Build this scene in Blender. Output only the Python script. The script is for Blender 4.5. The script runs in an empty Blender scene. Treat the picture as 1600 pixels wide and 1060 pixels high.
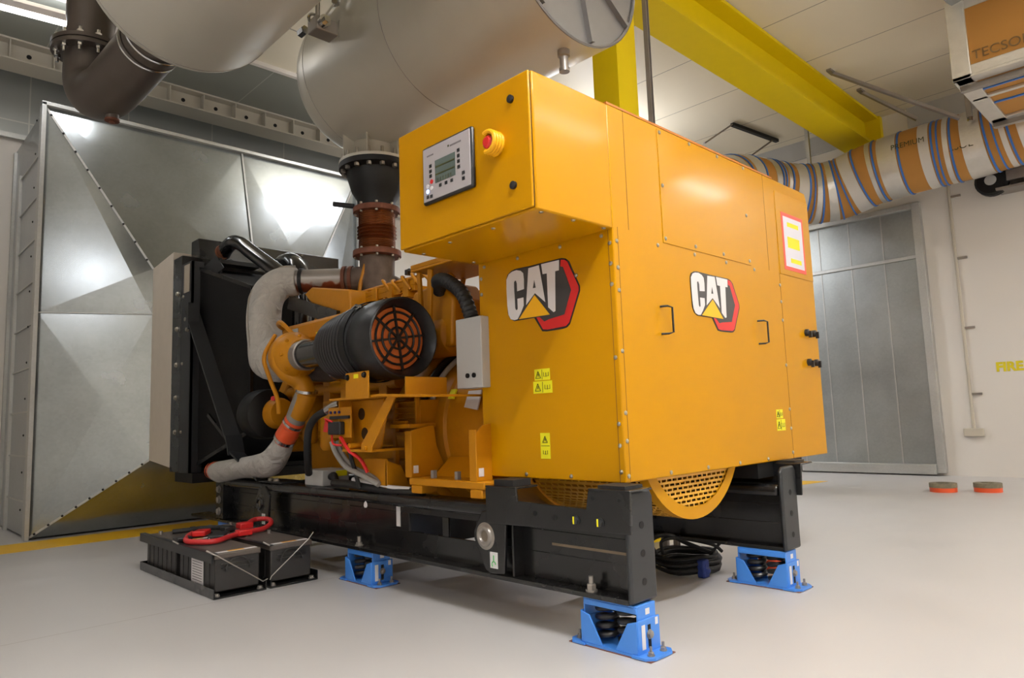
import bpy, bmesh, math, random
from mathutils import Vector, Matrix
random.seed(7)
PI = math.pi
C = bpy.context.scene.collection
SC = bpy.context.scene

# ---------------------------------------------------------------- camera
def setup_camera():
    f, yaw, pitch, roll = 1093.34, 0.800484, 0.112335, -0.034747
    w = Vector((math.cos(yaw)*math.cos(pitch), math.sin(yaw)*math.cos(pitch), math.sin(pitch)))
    r = Vector((math.sin(yaw), -math.cos(yaw), 0)); u = r.cross(w)
    r2 = r*math.cos(roll)+u*math.sin(roll); u2 = -r*math.sin(roll)+u*math.cos(roll)
    cd = bpy.data.cameras.new('camera'); co = bpy.data.objects.new('camera', cd); C.objects.link(co)
    m = Matrix((r2, u2, -w)).transposed().to_4x4(); m.translation = Vector((-2.62571, -1.99137, 1.025))
    co.matrix_world = m
    cd.sensor_width = 36; cd.lens = f/1600*36; cd.clip_start = .05; cd.clip_end = 100
    SC.camera = co
setup_camera()
# ---------------------------------------------------------------- world, exposure
wd = bpy.data.worlds.new('world'); SC.world = wd; wd.use_nodes = True
wd.node_tree.nodes['Background'].inputs[0].default_value = (1, .96, .9, 1)
wd.node_tree.nodes['Background'].inputs[1].default_value = .3
SC.view_settings.view_transform = 'Standard'; SC.view_settings.look = 'None'
SC.view_settings.gamma = 1; SC.view_settings.use_curve_mapping = False
SC.view_settings.exposure = -0.06
LAMPS = [  # x, y, z, rot, power of the ceiling strip lamps
    (-1.3, -2.4, 4.9, 0, 185), (4.0, -3.7, 4.8, 0, 26), (7.85, -4.0, 4.8, 0, 62),
    (-1.35, 5.78, 5.1, -.12, 15), (2.45, 5.15, 5.0, 0, 26), (5.6, 4.4, 4.35, 0, 110)]
LAMP_COL = (.99, 1, 1.06)

# ---------------------------------------------------------------- materials
def srgb(r, g, b):
    f = lambda v: (v/255/12.92) if v/255 <= .04045 else ((v/255+.055)/1.055)**2.4
    return (f(r), f(g), f(b), 1)
MATS = {}
def mat(name, col, rough=.5, metal=0, noise=0, nscale=8, bump=0, bscale=60, emis=0, coat=0, rvar=0, spec=.5):
    if name in MATS: return MATS[name]
    m = bpy.data.materials.new(name); m.use_nodes = True; nt = m.node_tree; b = nt.nodes['Principled BSDF']
    c = srgb(*col); b.inputs['Base Color'].default_value = c
    b.inputs['Roughness'].default_value = rough; b.inputs['Metallic'].default_value = metal
    b.inputs['Coat Weight'].default_value = coat; b.inputs['Coat Roughness'].default_value = .12
    b.inputs['Specular IOR Level'].default_value = spec
    if emis:
        b.inputs['Emission Color'].default_value = c; b.inputs['Emission Strength'].default_value = emis
    tc = nt.nodes.new('ShaderNodeTexCoord')
    nz = nt.nodes.new('ShaderNodeTexNoise'); nz.inputs['Scale'].default_value = nscale; nz.inputs['Detail'].default_value = 6
    nt.links.new(tc.outputs['Object'], nz.inputs['Vector'])
    if noise:
        mx = nt.nodes.new('ShaderNodeMix'); mx.data_type = 'RGBA'
        mx.inputs[6].default_value = tuple(v*(1-noise) for v in c[:3])+(1,); mx.inputs[7].default_value = tuple(min(1, v*(1+noise)) for v in c[:3])+(1,)
        nt.links.new(nz.outputs['Fac'], mx.inputs[0]); nt.links.new(mx.outputs[2], b.inputs['Base Color'])
    if rvar:
        mr = nt.nodes.new('ShaderNodeMapRange'); mr.inputs[3].default_value = max(0, rough-rvar); mr.inputs[4].default_value = rough+rvar
        mr.inputs[1].default_value = .3; mr.inputs[2].default_value = .7
        nt.links.new(nz.outputs['Fac'], mr.inputs[0]); nt.links.new(mr.outputs[0], b.inputs['Roughness'])
    if bump:
        n2 = nt.nodes.new('ShaderNodeTexNoise'); n2.inputs['Scale'].default_value = bscale; n2.inputs['Detail'].default_value = 3
        bp = nt.nodes.new('ShaderNodeBump'); bp.inputs['Strength'].default_value = bump; bp.inputs['Distance'].default_value = .004
        nt.links.new(tc.outputs['Object'], n2.inputs['Vector']); nt.links.new(n2.outputs['Fac'], bp.inputs['Height']); nt.links.new(bp.outputs[0], b.inputs['Normal'])
    MATS[name] = m; return m
def galv(name, col, rough=.33, metal=.85, scale=9):
    if name in MATS: return MATS[name]
    m = bpy.data.materials.new(name); m.use_nodes = True; nt = m.node_tree; b = nt.nodes['Principled BSDF']
    b.inputs['Metallic'].default_value = metal
    tc = nt.nodes.new('ShaderNodeTexCoord'); vo = nt.nodes.new('ShaderNodeTexVoronoi'); vo.inputs['Scale'].default_value = scale*6
    nz = nt.nodes.new('ShaderNodeTexNoise'); nz.inputs['Scale'].default_value = 1.6; nz.inputs['Detail'].default_value = 8
    nt.links.new(tc.outputs['Object'], vo.inputs['Vector']); nt.links.new(tc.outputs['Object'], nz.inputs['Vector'])
    ad = nt.nodes.new('ShaderNodeMath'); ad.operation = 'MULTIPLY_ADD'; ad.inputs[1].default_value = .12
    sep = nt.nodes.new('ShaderNodeSeparateColor'); nt.links.new(vo.outputs['Color'], sep.inputs[0])
    nt.links.new(sep.outputs[0], ad.inputs[0]); nt.links.new(nz.outputs['Fac'], ad.inputs[2])
    cr = nt.nodes.new('ShaderNodeValToRGB'); c = srgb(*col)
    cr.color_ramp.elements[0].position = .3; cr.color_ramp.elements[0].color = tuple(v*.8 for v in c[:3])+(1,)
    cr.color_ramp.elements[1].position = .95; cr.color_ramp.elements[1].color = tuple(min(1, v*1.15) for v in c[:3])+(1,)
    nt.links.new(ad.outputs[0], cr.inputs[0]); nt.links.new(cr.outputs[0], b.inputs['Base Color'])
    mr = nt.nodes.new('ShaderNodeMapRange'); mr.inputs[3].default_value = rough-.06; mr.inputs[4].default_value = rough+.1
    nt.links.new(nz.outputs['Fac'], mr.inputs[0]); nt.links.new(mr.outputs[0], b.inputs['Roughness'])
    MATS[name] = m; return m
def grid_mat(name, col, line, sx, sy, axis_u, axis_v, rough=.5, metal=0, off=(0, 0), wl=.006, rvar=0, noise=.04):
    """panel joints every sx / sy metres along two world axes"""
    m = mat(name, col, rough, metal, noise=noise, nscale=1.5, rvar=rvar); nt = m.node_tree; b = nt.nodes['Principled BSDF']
    ge = nt.nodes.new('ShaderNodeNewGeometry'); se = nt.nodes.new('ShaderNodeSeparateXYZ'); nt.links.new(ge.outputs['Position'], se.inputs[0])
    outs = []
    for ax, s, o in ((axis_u, sx, off[0]), (axis_v, sy, off[1])):
        if not s: continue
        a = nt.nodes.new('ShaderNodeMath'); a.operation = 'ADD'; a.inputs[1].default_value = 100*s-o; nt.links.new(se.outputs['XYZ'.index(ax)], a.inputs[0])
        d = nt.nodes.new('ShaderNodeMath'); d.operation = 'MODULO'; d.inputs[1].default_value = s; nt.links.new(a.outputs[0], d.inputs[0])
        l = nt.nodes.new('ShaderNodeMath'); l.operation = 'LESS_THAN'; l.inputs[1].default_value = wl; nt.links.new(d.outputs[0], l.inputs[0])
        outs.append(l.outputs[0])
    f = outs[0]
    if len(outs) > 1:
        mxm = nt.nodes.new('ShaderNodeMath'); mxm.operation = 'MAXIMUM'; nt.links.new(outs[0], mxm.inputs[0]); nt.links.new(outs[1], mxm.inputs[1]); f = mxm.outputs[0]
    mx = nt.nodes.new('ShaderNodeMix'); mx.data_type = 'RGBA'
    src = b.inputs['Base Color'].links[0].from_socket if b.inputs['Base Color'].links else None
    if src: nt.links.new(src, mx.inputs[6])
    else: mx.inputs[6].default_value = srgb(*col)
    mx.inputs[7].default_value = srgb(*line); nt.links.new(f, mx.inputs[0]); nt.links.new(mx.outputs[2], b.inputs['Base Color'])
    return m
def perf_mat(name, col, u, v):
    """painted sheet with real (transparent) slots"""
    m = mat(name, col, .35, coat=.3); nt = m.node_tree; b = nt.nodes['Principled BSDF']; out = nt.nodes['Material Output']
    ge = nt.nodes.new('ShaderNodeNewGeometry'); mp = nt.nodes.new('ShaderNodeSeparateXYZ'); nt.links.new(ge.outputs['Position'], mp.inputs[0])
    cb = nt.nodes.new('ShaderNodeCombineXYZ'); nt.links.new(mp.outputs['XYZ'.index(u)], cb.inputs[0]); nt.links.new(mp.outputs['XYZ'.index(v)], cb.inputs[1])
    br = nt.nodes.new('ShaderNodeTexBrick'); br.inputs['Scale'].default_value = 1; br.inputs['Brick Width'].default_value = .048; br.inputs['Row Height'].default_value = .024
    br.inputs['Mortar Size'].default_value = .006; br.inputs['Mortar Smooth'].default_value = 0
    nt.links.new(cb.outputs[0], br.inputs['Vector'])
    tr = nt.nodes.new('ShaderNodeBsdfTransparent'); ms = nt.nodes.new('ShaderNodeMixShader')
    nt.links.new(br.outputs['Fac'], ms.inputs[0]); nt.links.new(tr.outputs[0], ms.inputs[1]); nt.links.new(b.outputs[0], ms.inputs[2]); nt.links.new(ms.outputs[0], out.inputs[0])
    return m
YEL = mat('yellow enamel', (192, 135, 0), .3, coat=.16, noise=.012, nscale=2, spec=.12)
YENG = mat('engine yellow', (188, 124, 6), .45, spec=.35, noise=.12, nscale=14, bump=.25, bscale=40)
YBEAM = mat('beam yellow', (232, 204, 0), .55, spec=.25, noise=.04)
BLK = mat('black frame paint', (22, 22, 23), .26, noise=.2, nscale=4, coat=.25, rvar=.05)
BLKM = mat('black matt metal', (16, 16, 17), .5, noise=.2, spec=.35)
BLKP = mat('black plastic', (30, 30, 32), .38, noise=.15, nscale=20)
BLKG = mat('gloss black pipe', (14, 14, 15), .16, coat=.5)
RUB = mat('black rubber', (28, 28, 29), .55)
CHAR = mat('charcoal steel', (46, 48, 51), .4, metal=.3)
SILV = mat('silencer steel', (200, 196, 184), .4, metal=.25, noise=.1, nscale=2.2, rvar=.07)
STNL = mat('worn steel pipe', (150, 144, 138), .4, metal=.6, noise=.25, nscale=7, rvar=.1)
DKST = mat('dark rusty steel', (92, 84, 78), .45, metal=.5, noise=.3, nscale=5, rvar=.1)
RUST = mat('rusty cast iron', (112, 66, 46), .65, metal=.25, noise=.45, nscale=18, bump=.3)
CSTG = mat('scorched cast grey', (100, 86, 76), .6, metal=.3, noise=.7, nscale=11, bump=.3)
def rust_pipe():
    m = mat('rust stained pipe', (158, 152, 146), .42, metal=.45, noise=.2, nscale=7); nt = m.node_tree; b = nt.nodes['Principled BSDF']
    tc = nt.nodes.new('ShaderNodeTexCoord'); se = nt.nodes.new('ShaderNodeSeparateXYZ'); n = nt.nodes.new('ShaderNodeTexNoise'); n.inputs['Scale'].default_value = 9
    nt.links.new(tc.outputs['Object'], se.inputs[0]); nt.links.new(tc.outputs['Object'], n.inputs['Vector'])
    a = nt.nodes.new('ShaderNodeMath'); a.operation = 'MULTIPLY_ADD'; a.inputs[1].default_value = .22; nt.links.new(n.outputs['Fac'], a.inputs[0]); nt.links.new(se.outputs[2], a.inputs[2])
    l = nt.nodes.new('ShaderNodeMapRange'); l.inputs[1].default_value = 2.11; l.inputs[2].default_value = 2.085; nt.links.new(a.outputs[0], l.inputs[0])
    mx = nt.nodes.new('ShaderNodeMix'); mx.data_type = 'RGBA'; nt.links.new(b.inputs['Base Color'].links[0].from_socket, mx.inputs[6]); mx.inputs[7].default_value = srgb(126, 62, 36)
    nt.links.new(l.outputs[0], mx.inputs[0]); nt.links.new(mx.outputs[2], b.inputs['Base Color']); return m
COPB = mat('scorched copper bellows', (128, 76, 42), .33, metal=.8, noise=.3, nscale=12)
GLV = galv('galvanised sheet', (176, 180, 182))
GLVD = galv('galvanised duct', (168, 174, 176), .23, .88, 7)
GLVF = galv('galvanised frame', (196, 197, 194), .4, .6)
GDK = grid_mat('dull metal cladding', (176, 180, 178), (205, 206, 200), 1.1, 1.6, 'X', 'Z', .45, .25, wl=.015)
GSF = grid_mat('grey soffit sheet', (150, 153, 144), (185, 186, 176), 1.1, 0, 'X', 'Y', .55, .1, wl=.012)
INSU = mat('insulation cloth', (180, 176, 170), .8, noise=.15, nscale=16)
def wrinkle(m):
    nt = m.node_tree; b = nt.nodes['Principled BSDF']; tc = nt.nodes.new('ShaderNodeTexCoord'); n = nt.nodes.new('ShaderNodeTexNoise'); n.inputs['Scale'].default_value = 9; n.inputs['Detail'].default_value = 4; n.inputs['Distortion'].default_value = 1.5
    bp = nt.nodes.new('ShaderNodeBump'); bp.inputs['Strength'].default_value = 1; bp.inputs['Distance'].default_value = .03
    nt.links.new(tc.outputs['Object'], n.inputs['Vector']); nt.links.new(n.outputs['Fac'], bp.inputs['Height']); nt.links.new(bp.outputs[0], b.inputs['Normal'])
wrinkle(INSU)
ORG = mat('orange silicone', (226, 88, 44), .4)
ORGF = mat('orange grille backing', (203, 104, 40), .5, noise=.1)
BLUE = mat('blue enamel', (66, 134, 222), .35, coat=.2)
WHT = mat('white label', (226, 222, 222), .5)
LGY = mat('light grey enamel', (186, 186, 184), .45)
CRM = grid_mat('cream wall panel', (205, 196, 182), (186, 177, 163), 0, 0, 'X', 'Z') if False else mat('cream wall panel', (228, 223, 216), .5, noise=.02, nscale=1)
CEIL = grid_mat('cream ceiling panel', (236, 227, 204), (140, 131, 115), 1.2, 0, 'X', 'Y', .45, off=(.15, 0), wl=.012, noise=.03)
FLR = grid_mat('light epoxy floor', (196, 194, 193), (170, 164, 160), 0, 12.0, 'X', 'Y', .38, off=(0, 2.35), wl=.008, rvar=.06)
YLN = mat('yellow floor paint', (236, 186, 20), .45)
CANV = mat('canvas cloth', (214, 204, 190), .8, noise=.06, bump=.4, bscale=9)
RED = mat('red plastic', (205, 36, 36), .35)
LOGR = mat('logo red', (206, 34, 34), .35)
LOGK = mat('logo black', (30, 29, 31), .4)
LOGG = mat('logo honeycomb grey', (64, 62, 62), .5)
LOGY = mat('logo yellow', (244, 182, 12), .4)
STKY = mat('safety yellow', (232, 224, 20), .5)
STKD = mat('sticker ink', (60, 62, 10), .5)
SCRW = mat('zinc screw', (178, 172, 160), .28, metal=.9)
CHRM = mat('bright zinc', (205, 205, 205), .2, metal=1)
BATB = mat('battery case', (44, 42, 41), .45, noise=.1)
BATT = mat('battery lid', (88, 80, 74), .55, noise=.2, nscale=10)
SCRN = mat('screen glass', (92, 104, 100), .2)
LEDE = mat('led blue', (150, 190, 255), .3, emis=4)
TUBE = mat('lamp diffuser', (255, 250, 242), .4, emis=9)
PAPR = mat('paper white', (224, 222, 232), .6)
PINK = mat('pink border', (238, 92, 80), .55)
HARD = mat('tan board wrap', (176, 124, 54), .7, noise=.06, nscale=4)
FOIL = mat('foil tape', (214, 211, 205), .32, metal=.7, noise=.1, nscale=10, bump=.7, bscale=30)
BTAP = mat('blue strap', (52, 110, 190), .45)
FIRE = mat('yellow lettering', (222, 206, 26), .5)
PMESH = mat('fine black mesh', (11, 11, 12), .5, spec=.25, bump=1, bscale=160)
DARK = mat('dark void', (8, 8, 8), .8)
PERFE = perf_mat('slotted yellow sheet', (222, 162, 30), 'X', 'Z')
PERFS = perf_mat('slotted yellow wrap', (214, 155, 30), 'Y', 'X')

# ---------------------------------------------------------------- mesh builder
class MB:
    def __init__(s): s.bm = bmesh.new()
    def face(s, pts):
        return s.bm.faces.new([s.bm.verts.new(p) for p in pts])
    def hexa(s, p):   # 8 points: bottom loop, top loop
        v = [s.bm.verts.new(q) for q in p]
        for f in ((3, 2, 1, 0), (4, 5, 6, 7), (0, 1, 5, 4), (1, 2, 6, 5), (2, 3, 7, 6), (3, 0, 4, 7)): s.bm.faces.new([v[i] for i in f])
        return s
    def box(s, x0, x1, y0, y1, z0, z1):
        return s.hexa([(x0, y0, z0), (x1, y0, z0), (x1, y1, z0), (x0, y1, z0), (x0, y0, z1), (x1, y0, z1), (x1, y1, z1), (x0, y1, z1)])
    def prism(s, poly, ax, a, b):   # poly in the other two axes
        def P(u, v, w): return {'x': (w, u, v), 'y': (u, w, v), 'z': (u, v, w)}[ax]
        A = [s.bm.verts.new(P(u, v, a)) for u, v in poly]; B = [s.bm.verts.new(P(u, v, b)) for u, v in poly]
        s.bm.faces.new(A); s.bm.faces.new(B[::-1]); n = len(poly)
        for i in range(n): s.bm.faces.new([A[i], B[i], B[(i+1) % n], A[(i+1) % n]])
        return s
    def bar(s, p, q, w, h, up=(0, 0, 1)):   # rectangular bar from p to q
        p, q = Vector(p), Vector(q); d = (q-p).normalized(); u = Vector(up)
        a = d.cross(u).normalized()*w/2; b = a.cross(d).normalized()*h/2
        return s.hexa([p-a-b, p+a-b, p+a+b, p-a+b, q-a-b, q+a-b, q+a+b, q-a+b])
    def lathe(s, prof, o, d, n=28, cap=True):
        o, d = Vector(o), Vector(d).normalized(); a = d.orthogonal().normalized(); b = d.cross(a); rings = []
        for r, t in prof:
            if r < 1e-5: rings.append([s.bm.verts.new(o+d*t)])
            else: rings.append([s.bm.verts.new(o+d*t+(a*math.cos(2*PI*i/n)+b*math.sin(2*PI*i/n))*r) for i in range(n)])
        for A, B in zip(rings, rings[1:]):
            for i in range(n):
                j = (i+1) % n
                if len(A) == 1 and len(B) == 1: continue
                if len(A) == 1: s.bm.faces.new([A[0], B[j], B[i]])
                elif len(B) == 1: s.bm.faces.new([A[i], A[j], B[0]])
                else: s.bm.faces.new([A[i], A[j], B[j], B[i]])
        if cap:
            if len(rings[0]) > 1: s.bm.faces.new(rings[0][::-1])
            if len(rings[-1]) > 1: s.bm.faces.new(rings[-1])
        return s
    def cyl(s, p, q, r, r2=None, n=20):
        p, q = Vector(p), Vector(q); return s.lathe([(r, 0), (r if r2 is None else r2, (q-p).length)], p, q-p, n)
    def tube(s, pts, r, n=12, smooth=0, closed=False):
        pts = [Vector(p) for p in pts]; rs = r if isinstance(r, (list, tuple)) else [r]*len(pts)
        if smooth:
            np_, nr = [], []; m = len(pts); rng = range(m if closed else m-1)
            for i in rng:
                g = (lambda k: pts[k % m]) if closed else (lambda k: pts[max(0, min(m-1, k))])
                p0, p1, p2, p3 = g(i-1), g(i), g(i+1), g(i+2)
                for k in range(smooth):
                    t = k/smooth
                    np_.append(.5*((2*p1)+(p2-p0)*t+(2*p0-5*p1+4*p2-p3)*t*t+(3*p1-p0-3*p2+p3)*t**3)); nr.append(rs[i]*(1-t)+rs[(i+1) % m]*t)
            if not closed: np_.append(pts[-1]); nr.append(rs[-1])
            pts, rs = np_, nr
        m = len(pts); prev = None; rings = []
        for i in range(m):
            if closed: d = (pts[(i+1) % m]-pts[i-1]).normalized()
            else: d = (pts[min(m-1, i+1)]-pts[max(0, i-1)]).normalized()
            a = d.orthogonal().normalized() if prev is None else (prev-d*prev.dot(d)).normalized()
            prev = a; b = d.cross(a)
            rings.append([s.bm.verts.new(pts[i]+(a*math.cos(2*PI*k/n)+b*math.sin(2*PI*k/n))*rs[i]) for k in range(n)])
        for i in range(m if closed else m-1):
            A, B = rings[i], rings[(i+1) % m]
            for k in range(n): s.bm.faces.new([A[k], A[(k+1) % n], B[(k+1) % n], B[k]])
        if not closed: s.bm.faces.new(rings[0][::-1]); s.bm.faces.new(rings[-1])
        return s
    def torus(s, c, d, R, r, n=32, m=8):
        c, d = Vector(c), Vector(d).normalized(); a = d.orthogonal().normalized(); b = d.cross(a)
        return s.tube([c+(a*math.cos(2*PI*i/n)+b*math.sin(2*PI*i/n))*R for i in range(n)], r, m, closed=True)
    def arc(s, c, d, R, r, a0, a1, ref, n=16, m=8):
        c, d = Vector(c), Vector(d).normalized(); a = Vector(ref).normalized(); b = d.cross(a)
        return s.tube([c+(a*math.cos(a0+(a1-a0)*i/n)+b*math.sin(a0+(a1-a0)*i/n))*R for i in range(n+1)], r, m)
    def ball(s, c, r, n=10):
        return s.lathe([(r*math.sin(PI*i/n), -r*math.cos(PI*i/n)) for i in range(n+1)], c, (0, 0, 1), 2*n, False)
    def bolt(s, c, d, r=.012, h=.01):
        c, d = Vector(c), Vector(d).normalized(); s.lathe([(r*1.25, 0), (r*1.25, h*.25)], c, d, 14); s.lathe([(r, h*.25), (r, h), (r*.8, h*1.15)], c, d, 6); return s
    def screw(s, c, d, r=.011):
        return s.lathe([(r, 0), (r*.9, r*.35), (r*.45, r*.6), (0, r*.65)], c, d, 10, False)

ORGS = {}
def link(o): C.objects.link(o); return o
def thing(name, label, cat, loc, group=None):
    o = link(bpy.data.objects.new(name, None)); o.location = loc; o.empty_display_size = .2
    o['label'] = label; o['category'] = cat
    if group: o['group'] = group
    ORGS[o.name] = Vector(loc); return o
def obj(name, mb, m, parent=None, org=None, bev=0, ang=35, label=None, seg=2):
    o3 = ORGS[parent.name] if parent else Vector(org or (0, 0, 0))
    bm = mb.bm
    for v in bm.verts: v.co -= o3
    bmesh.ops.recalc_face_normals(bm, faces=bm.faces[:])
    for f in bm.faces: f.smooth = True
    if parent and name not in KEEP:
        gr = pieces(bm)
        if 1 < len(gr) <= 80:
            out = []
            for vs in gr:
                n = bmesh.new(); mp = {}
                for v in vs: mp[v] = n.verts.new(v.co)
                for f in {f for v in vs for f in v.link_faces}: n.faces.new([mp[v] for v in f.verts]).smooth = True
                out.append(finish(name, n, m, parent, o3, bev, ang, label, seg))
            bm.free(); return max(out, key=lambda o: o.dimensions.length)
    return finish(name, bm, m, parent, o3, bev, ang, label, seg)
KEEP = ('sticker_print', 'brand_mark', 'screen_line', 'hook_symbol', 'notice_highlight', 'lamp_housing', 'stiffening_rib', 'lamp_light')
def pieces(bm):
    seen = set(); isl = []
    for v in bm.verts:
        if v in seen: continue
        st = [v]; seen.add(v); g = []
        while st:
            q = st.pop(); g.append(q)
            for e in q.link_edges:
                w = e.other_vert(q)
                if w not in seen: seen.add(w); st.append(w)
        isl.append(g)
    if len(isl) == 1: return isl
    E_ = .004; bb = [[min(v.co[k] for v in g)-E_ for k in range(3)]+[max(v.co[k] for v in g)+E_ for k in range(3)] for g in isl]
    par = list(range(len(isl)))
    def fd(i):
        while par[i] != i: i = par[i]
        return i
    for i in range(len(isl)):
        for j in range(i):
            if all(bb[i][k] <= bb[j][k+3] and bb[j][k] <= bb[i][k+3] for k in range(3)): par[fd(i)] = fd(j)
    out = {}
    for i, g in enumerate(isl): out.setdefault(fd(i), []).extend(g)
    return list(out.values())
def finish(name, bm, m, parent, o3, bev, ang, label, seg):
    me = bpy.data.meshes.new(name); bm.to_mesh(me); bm.free()
    me.set_sharp_from_angle(angle=math.radians(ang)); me.materials.append(m)
    o = link(bpy.data.objects.new(name, me))
    if parent: o.parent = parent
    else: o.location = o3
    ORGS[o.name] = o3
    if bev:
        b = o.modifiers.new('bevel', 'BEVEL'); b.width = bev; b.segments = seg; b.limit_method = 'ANGLE'; b.angle_limit = math.radians(40); b.harden_normals = False
    if label: o['label'] = label
    return o
def tag(o, label, cat, group=None):
    o['label'] = label; o['category'] = cat
    if group: o['group'] = group
    return o
def struct(name, mb, m, **k):
    o = obj(name, mb, m, **k); o['kind'] = 'structure'; return o
def dup(root, loc, label=None, group=None, rotz=0):
    r = root.copy(); link(r); r.location = loc; r.rotation_euler = (0, 0, rotz)
    if label: r['label'] = label
    if group: r['group'] = group
    for ch in list(root.children):
        c = ch.copy(); link(c); c.parent = r
        for g in ch.children: d = g.copy(); link(d); d.parent = c
    return r
def text_obj(name, s, size, m, mw, parent=None, ext=.001, bold=0):
    cu = bpy.data.curves.new(name+'_c', 'FONT'); cu.body = s; cu.size = size; cu.extrude = ext; cu.offset = bold
    t = link(bpy.data.objects.new(name+'_t', cu)); bpy.context.view_layer.update()
    me = bpy.data.meshes.new_from_object(t.evaluated_get(bpy.context.evaluated_depsgraph_get()))
    bpy.data.objects.remove(t); o = bpy.data.objects.new(name, me); link(o); me.materials.clear(); me.materials.append(m)
    if parent:
        org = ORGS[parent.name]; me.transform(Matrix.Translation(-org) @ mw); o.parent = parent
    else: me.transform(mw.to_3x3().to_4x4()); o.location = mw.translation
    return o
def frame_mat(xdir, ydir, loc):
    x, y = Vector(xdir), Vector(ydir); z = x.cross(y); m = Matrix((x, y, z)).transposed().to_4x4(); m.translation = Vector(loc); return m

# ================================================================ ROOM
WX, WY, CZ = 8.8, 8.0, 5.45
struct('floor', MB().box(-5, WX, -6, WY, -.12, 0), FLR)
struct('ceiling', MB().box(-5, WX, -6, 5.92, CZ, CZ+.1), CEIL)
struct('ceiling', MB().box(-5, WX, 5.92, WY, CZ-.03, CZ+.1), GSF)
struct('wall_right', MB().box(WX, WX+.15, -6, WY, 0, CZ), CRM)
w = MB(); w.box(-5, WX, WY, WY+.15, 0, CZ); struct('wall_back', w, CRM)
struct('wall_left', MB().box(-5.15, -5, -6, WY, 0, CZ), CRM)
struct('wall_front', MB().box(-5, WX, -6.15, -6, 0, CZ), CRM)
struct('trim_1', MB().box(-5, WX, WY-.05, WY, 4.62, CZ-.03), GDK)                     # metal cladding strip above the duct
t = MB(); t.box(-5, WX, WY-.09, WY-.05, 4.58, 4.64); struct('trim_2', t, GLVF)
t = MB(); t.box(-5, WX, 5.86, 5.92, CZ-.05, CZ); struct('trim_3', t, CRM)
t = MB(); t.box(WX-.04, WX, -6, 1.05, CZ-.3, CZ); t.box(WX-.04, WX, 1.95, WY, CZ-.3, CZ)
struct('trim_4', t, LGY)
# painted floor lines
tag(obj('floor_line', MB().box(-4.9, 2.9, 5.62, 6.2, 0, .003), YLN, org=(-.5, 5.9, 0)), 'wide yellow painted line on the floor in front of the big metal duct', 'floor marking')
tag(obj('floor_line', MB().prism([(6.75, 2.2), (7.35, 2.1), (7.2, 2.6), (6.2, 2.9), (5.9, 2.6)], 'z', 0, .003), YLN, org=(7, 2.4, 0)), 'yellow floor paint near the tall metal door panel', 'floor marking')

# grey steel I-beam along the back, under the soffit
b = thing('steel_beam', 'pale steel beam with rows of stiffener plates running below the grey soffit', 'beam', (1.9, 7.2, 5.1))
t = MB(); t.box(-5, WX, 7.05, 7.4, 5.17, 5.19); t.box(-5, WX, 7.18, 7.2, 5.19, 5.42); t.box(-5, WX, 7.05, 7.33, 5.4, 5.42)
obj('beam_section', t, mat('pale beam paint', (196, 190, 176), .5), b)
t = MB()
for i in range(32):
    x = -4.8+i*.42; t.box(x, x+.012, 7.06, 7.18, 5.19, 5.4)
obj('stiffener', t, mat('pale beam paint', (0, 0, 0)), b)
t = MB()
for i in range(32): t.cyl((-4.6+i*.42, 7.18, 5.3), (-4.6+i*.42, 7.172, 5.3), .025)
obj('bolt_hole', t, BLKM, b)

# yellow overhead beam and its column
b = thing('overhead_beam', 'heavy yellow steel beam crossing under the ceiling to the far wall', 'beam', (5.5, 1.65, 4.92))
t = MB(); t.box(-1.5, 8.68, 1.43, 1.86, 4.92, 4.96); t.box(-1.5, 8.68, 1.62, 1.66, 4.96, 5.4); t.box(-1.5, 8.68, 1.43, 1.86, 5.4, 5.44)
obj('beam_section', t, YBEAM, b)
t = MB(); t.box(8.68, 8.79, 1.4, 1.9, 4.2, 5.44); obj('end_plate', t, YBEAM, b, bev=.005)
t = MB(); t.bar((8.5, 1.64, 4.4), (8.68, 1.64, 4.2), .02, .02); obj('brace', t, YBEAM, b)
b = thing('steel_column', 'yellow steel column standing behind the yellow generator enclosure', 'column', (2.24, 1.58, 0))
t = MB(); t.box(2.1, 2.38, 1.45, 1.465, 0, 4.92); t.box(2.1, 2.38, 1.705, 1.72, 0, 4.92); t.box(2.235, 2.247, 1.465, 1.705, 0, 4.92); t.box(2.1, 2.106, 1.465, 1.705, 0, 4.92)
obj('column_section', t, YBEAM, b)
t = MB(); t.box(2.02, 2.46, 1.36, 1.8, 0, .02); obj('base_plate', t, YBEAM, b)
b = thing('support_strut', 'dark grey slotted steel post rising between the silencer and yellow column', 'post', (2.05, 1.1, 0))
t = MB(); t.box(2.03, 2.036, 1.08, 1.12, 0, CZ); t.box(2.06, 2.066, 1.08, 1.12, 0, CZ); t.box(2.036, 2.06, 1.114, 1.12, 0, CZ)
obj('channel', t, STNL, b); t = MB(); t.box(1.98, 2.12, 1.03, 1.17, 0, .01); obj('foot_plate', t, STNL, b)

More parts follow.
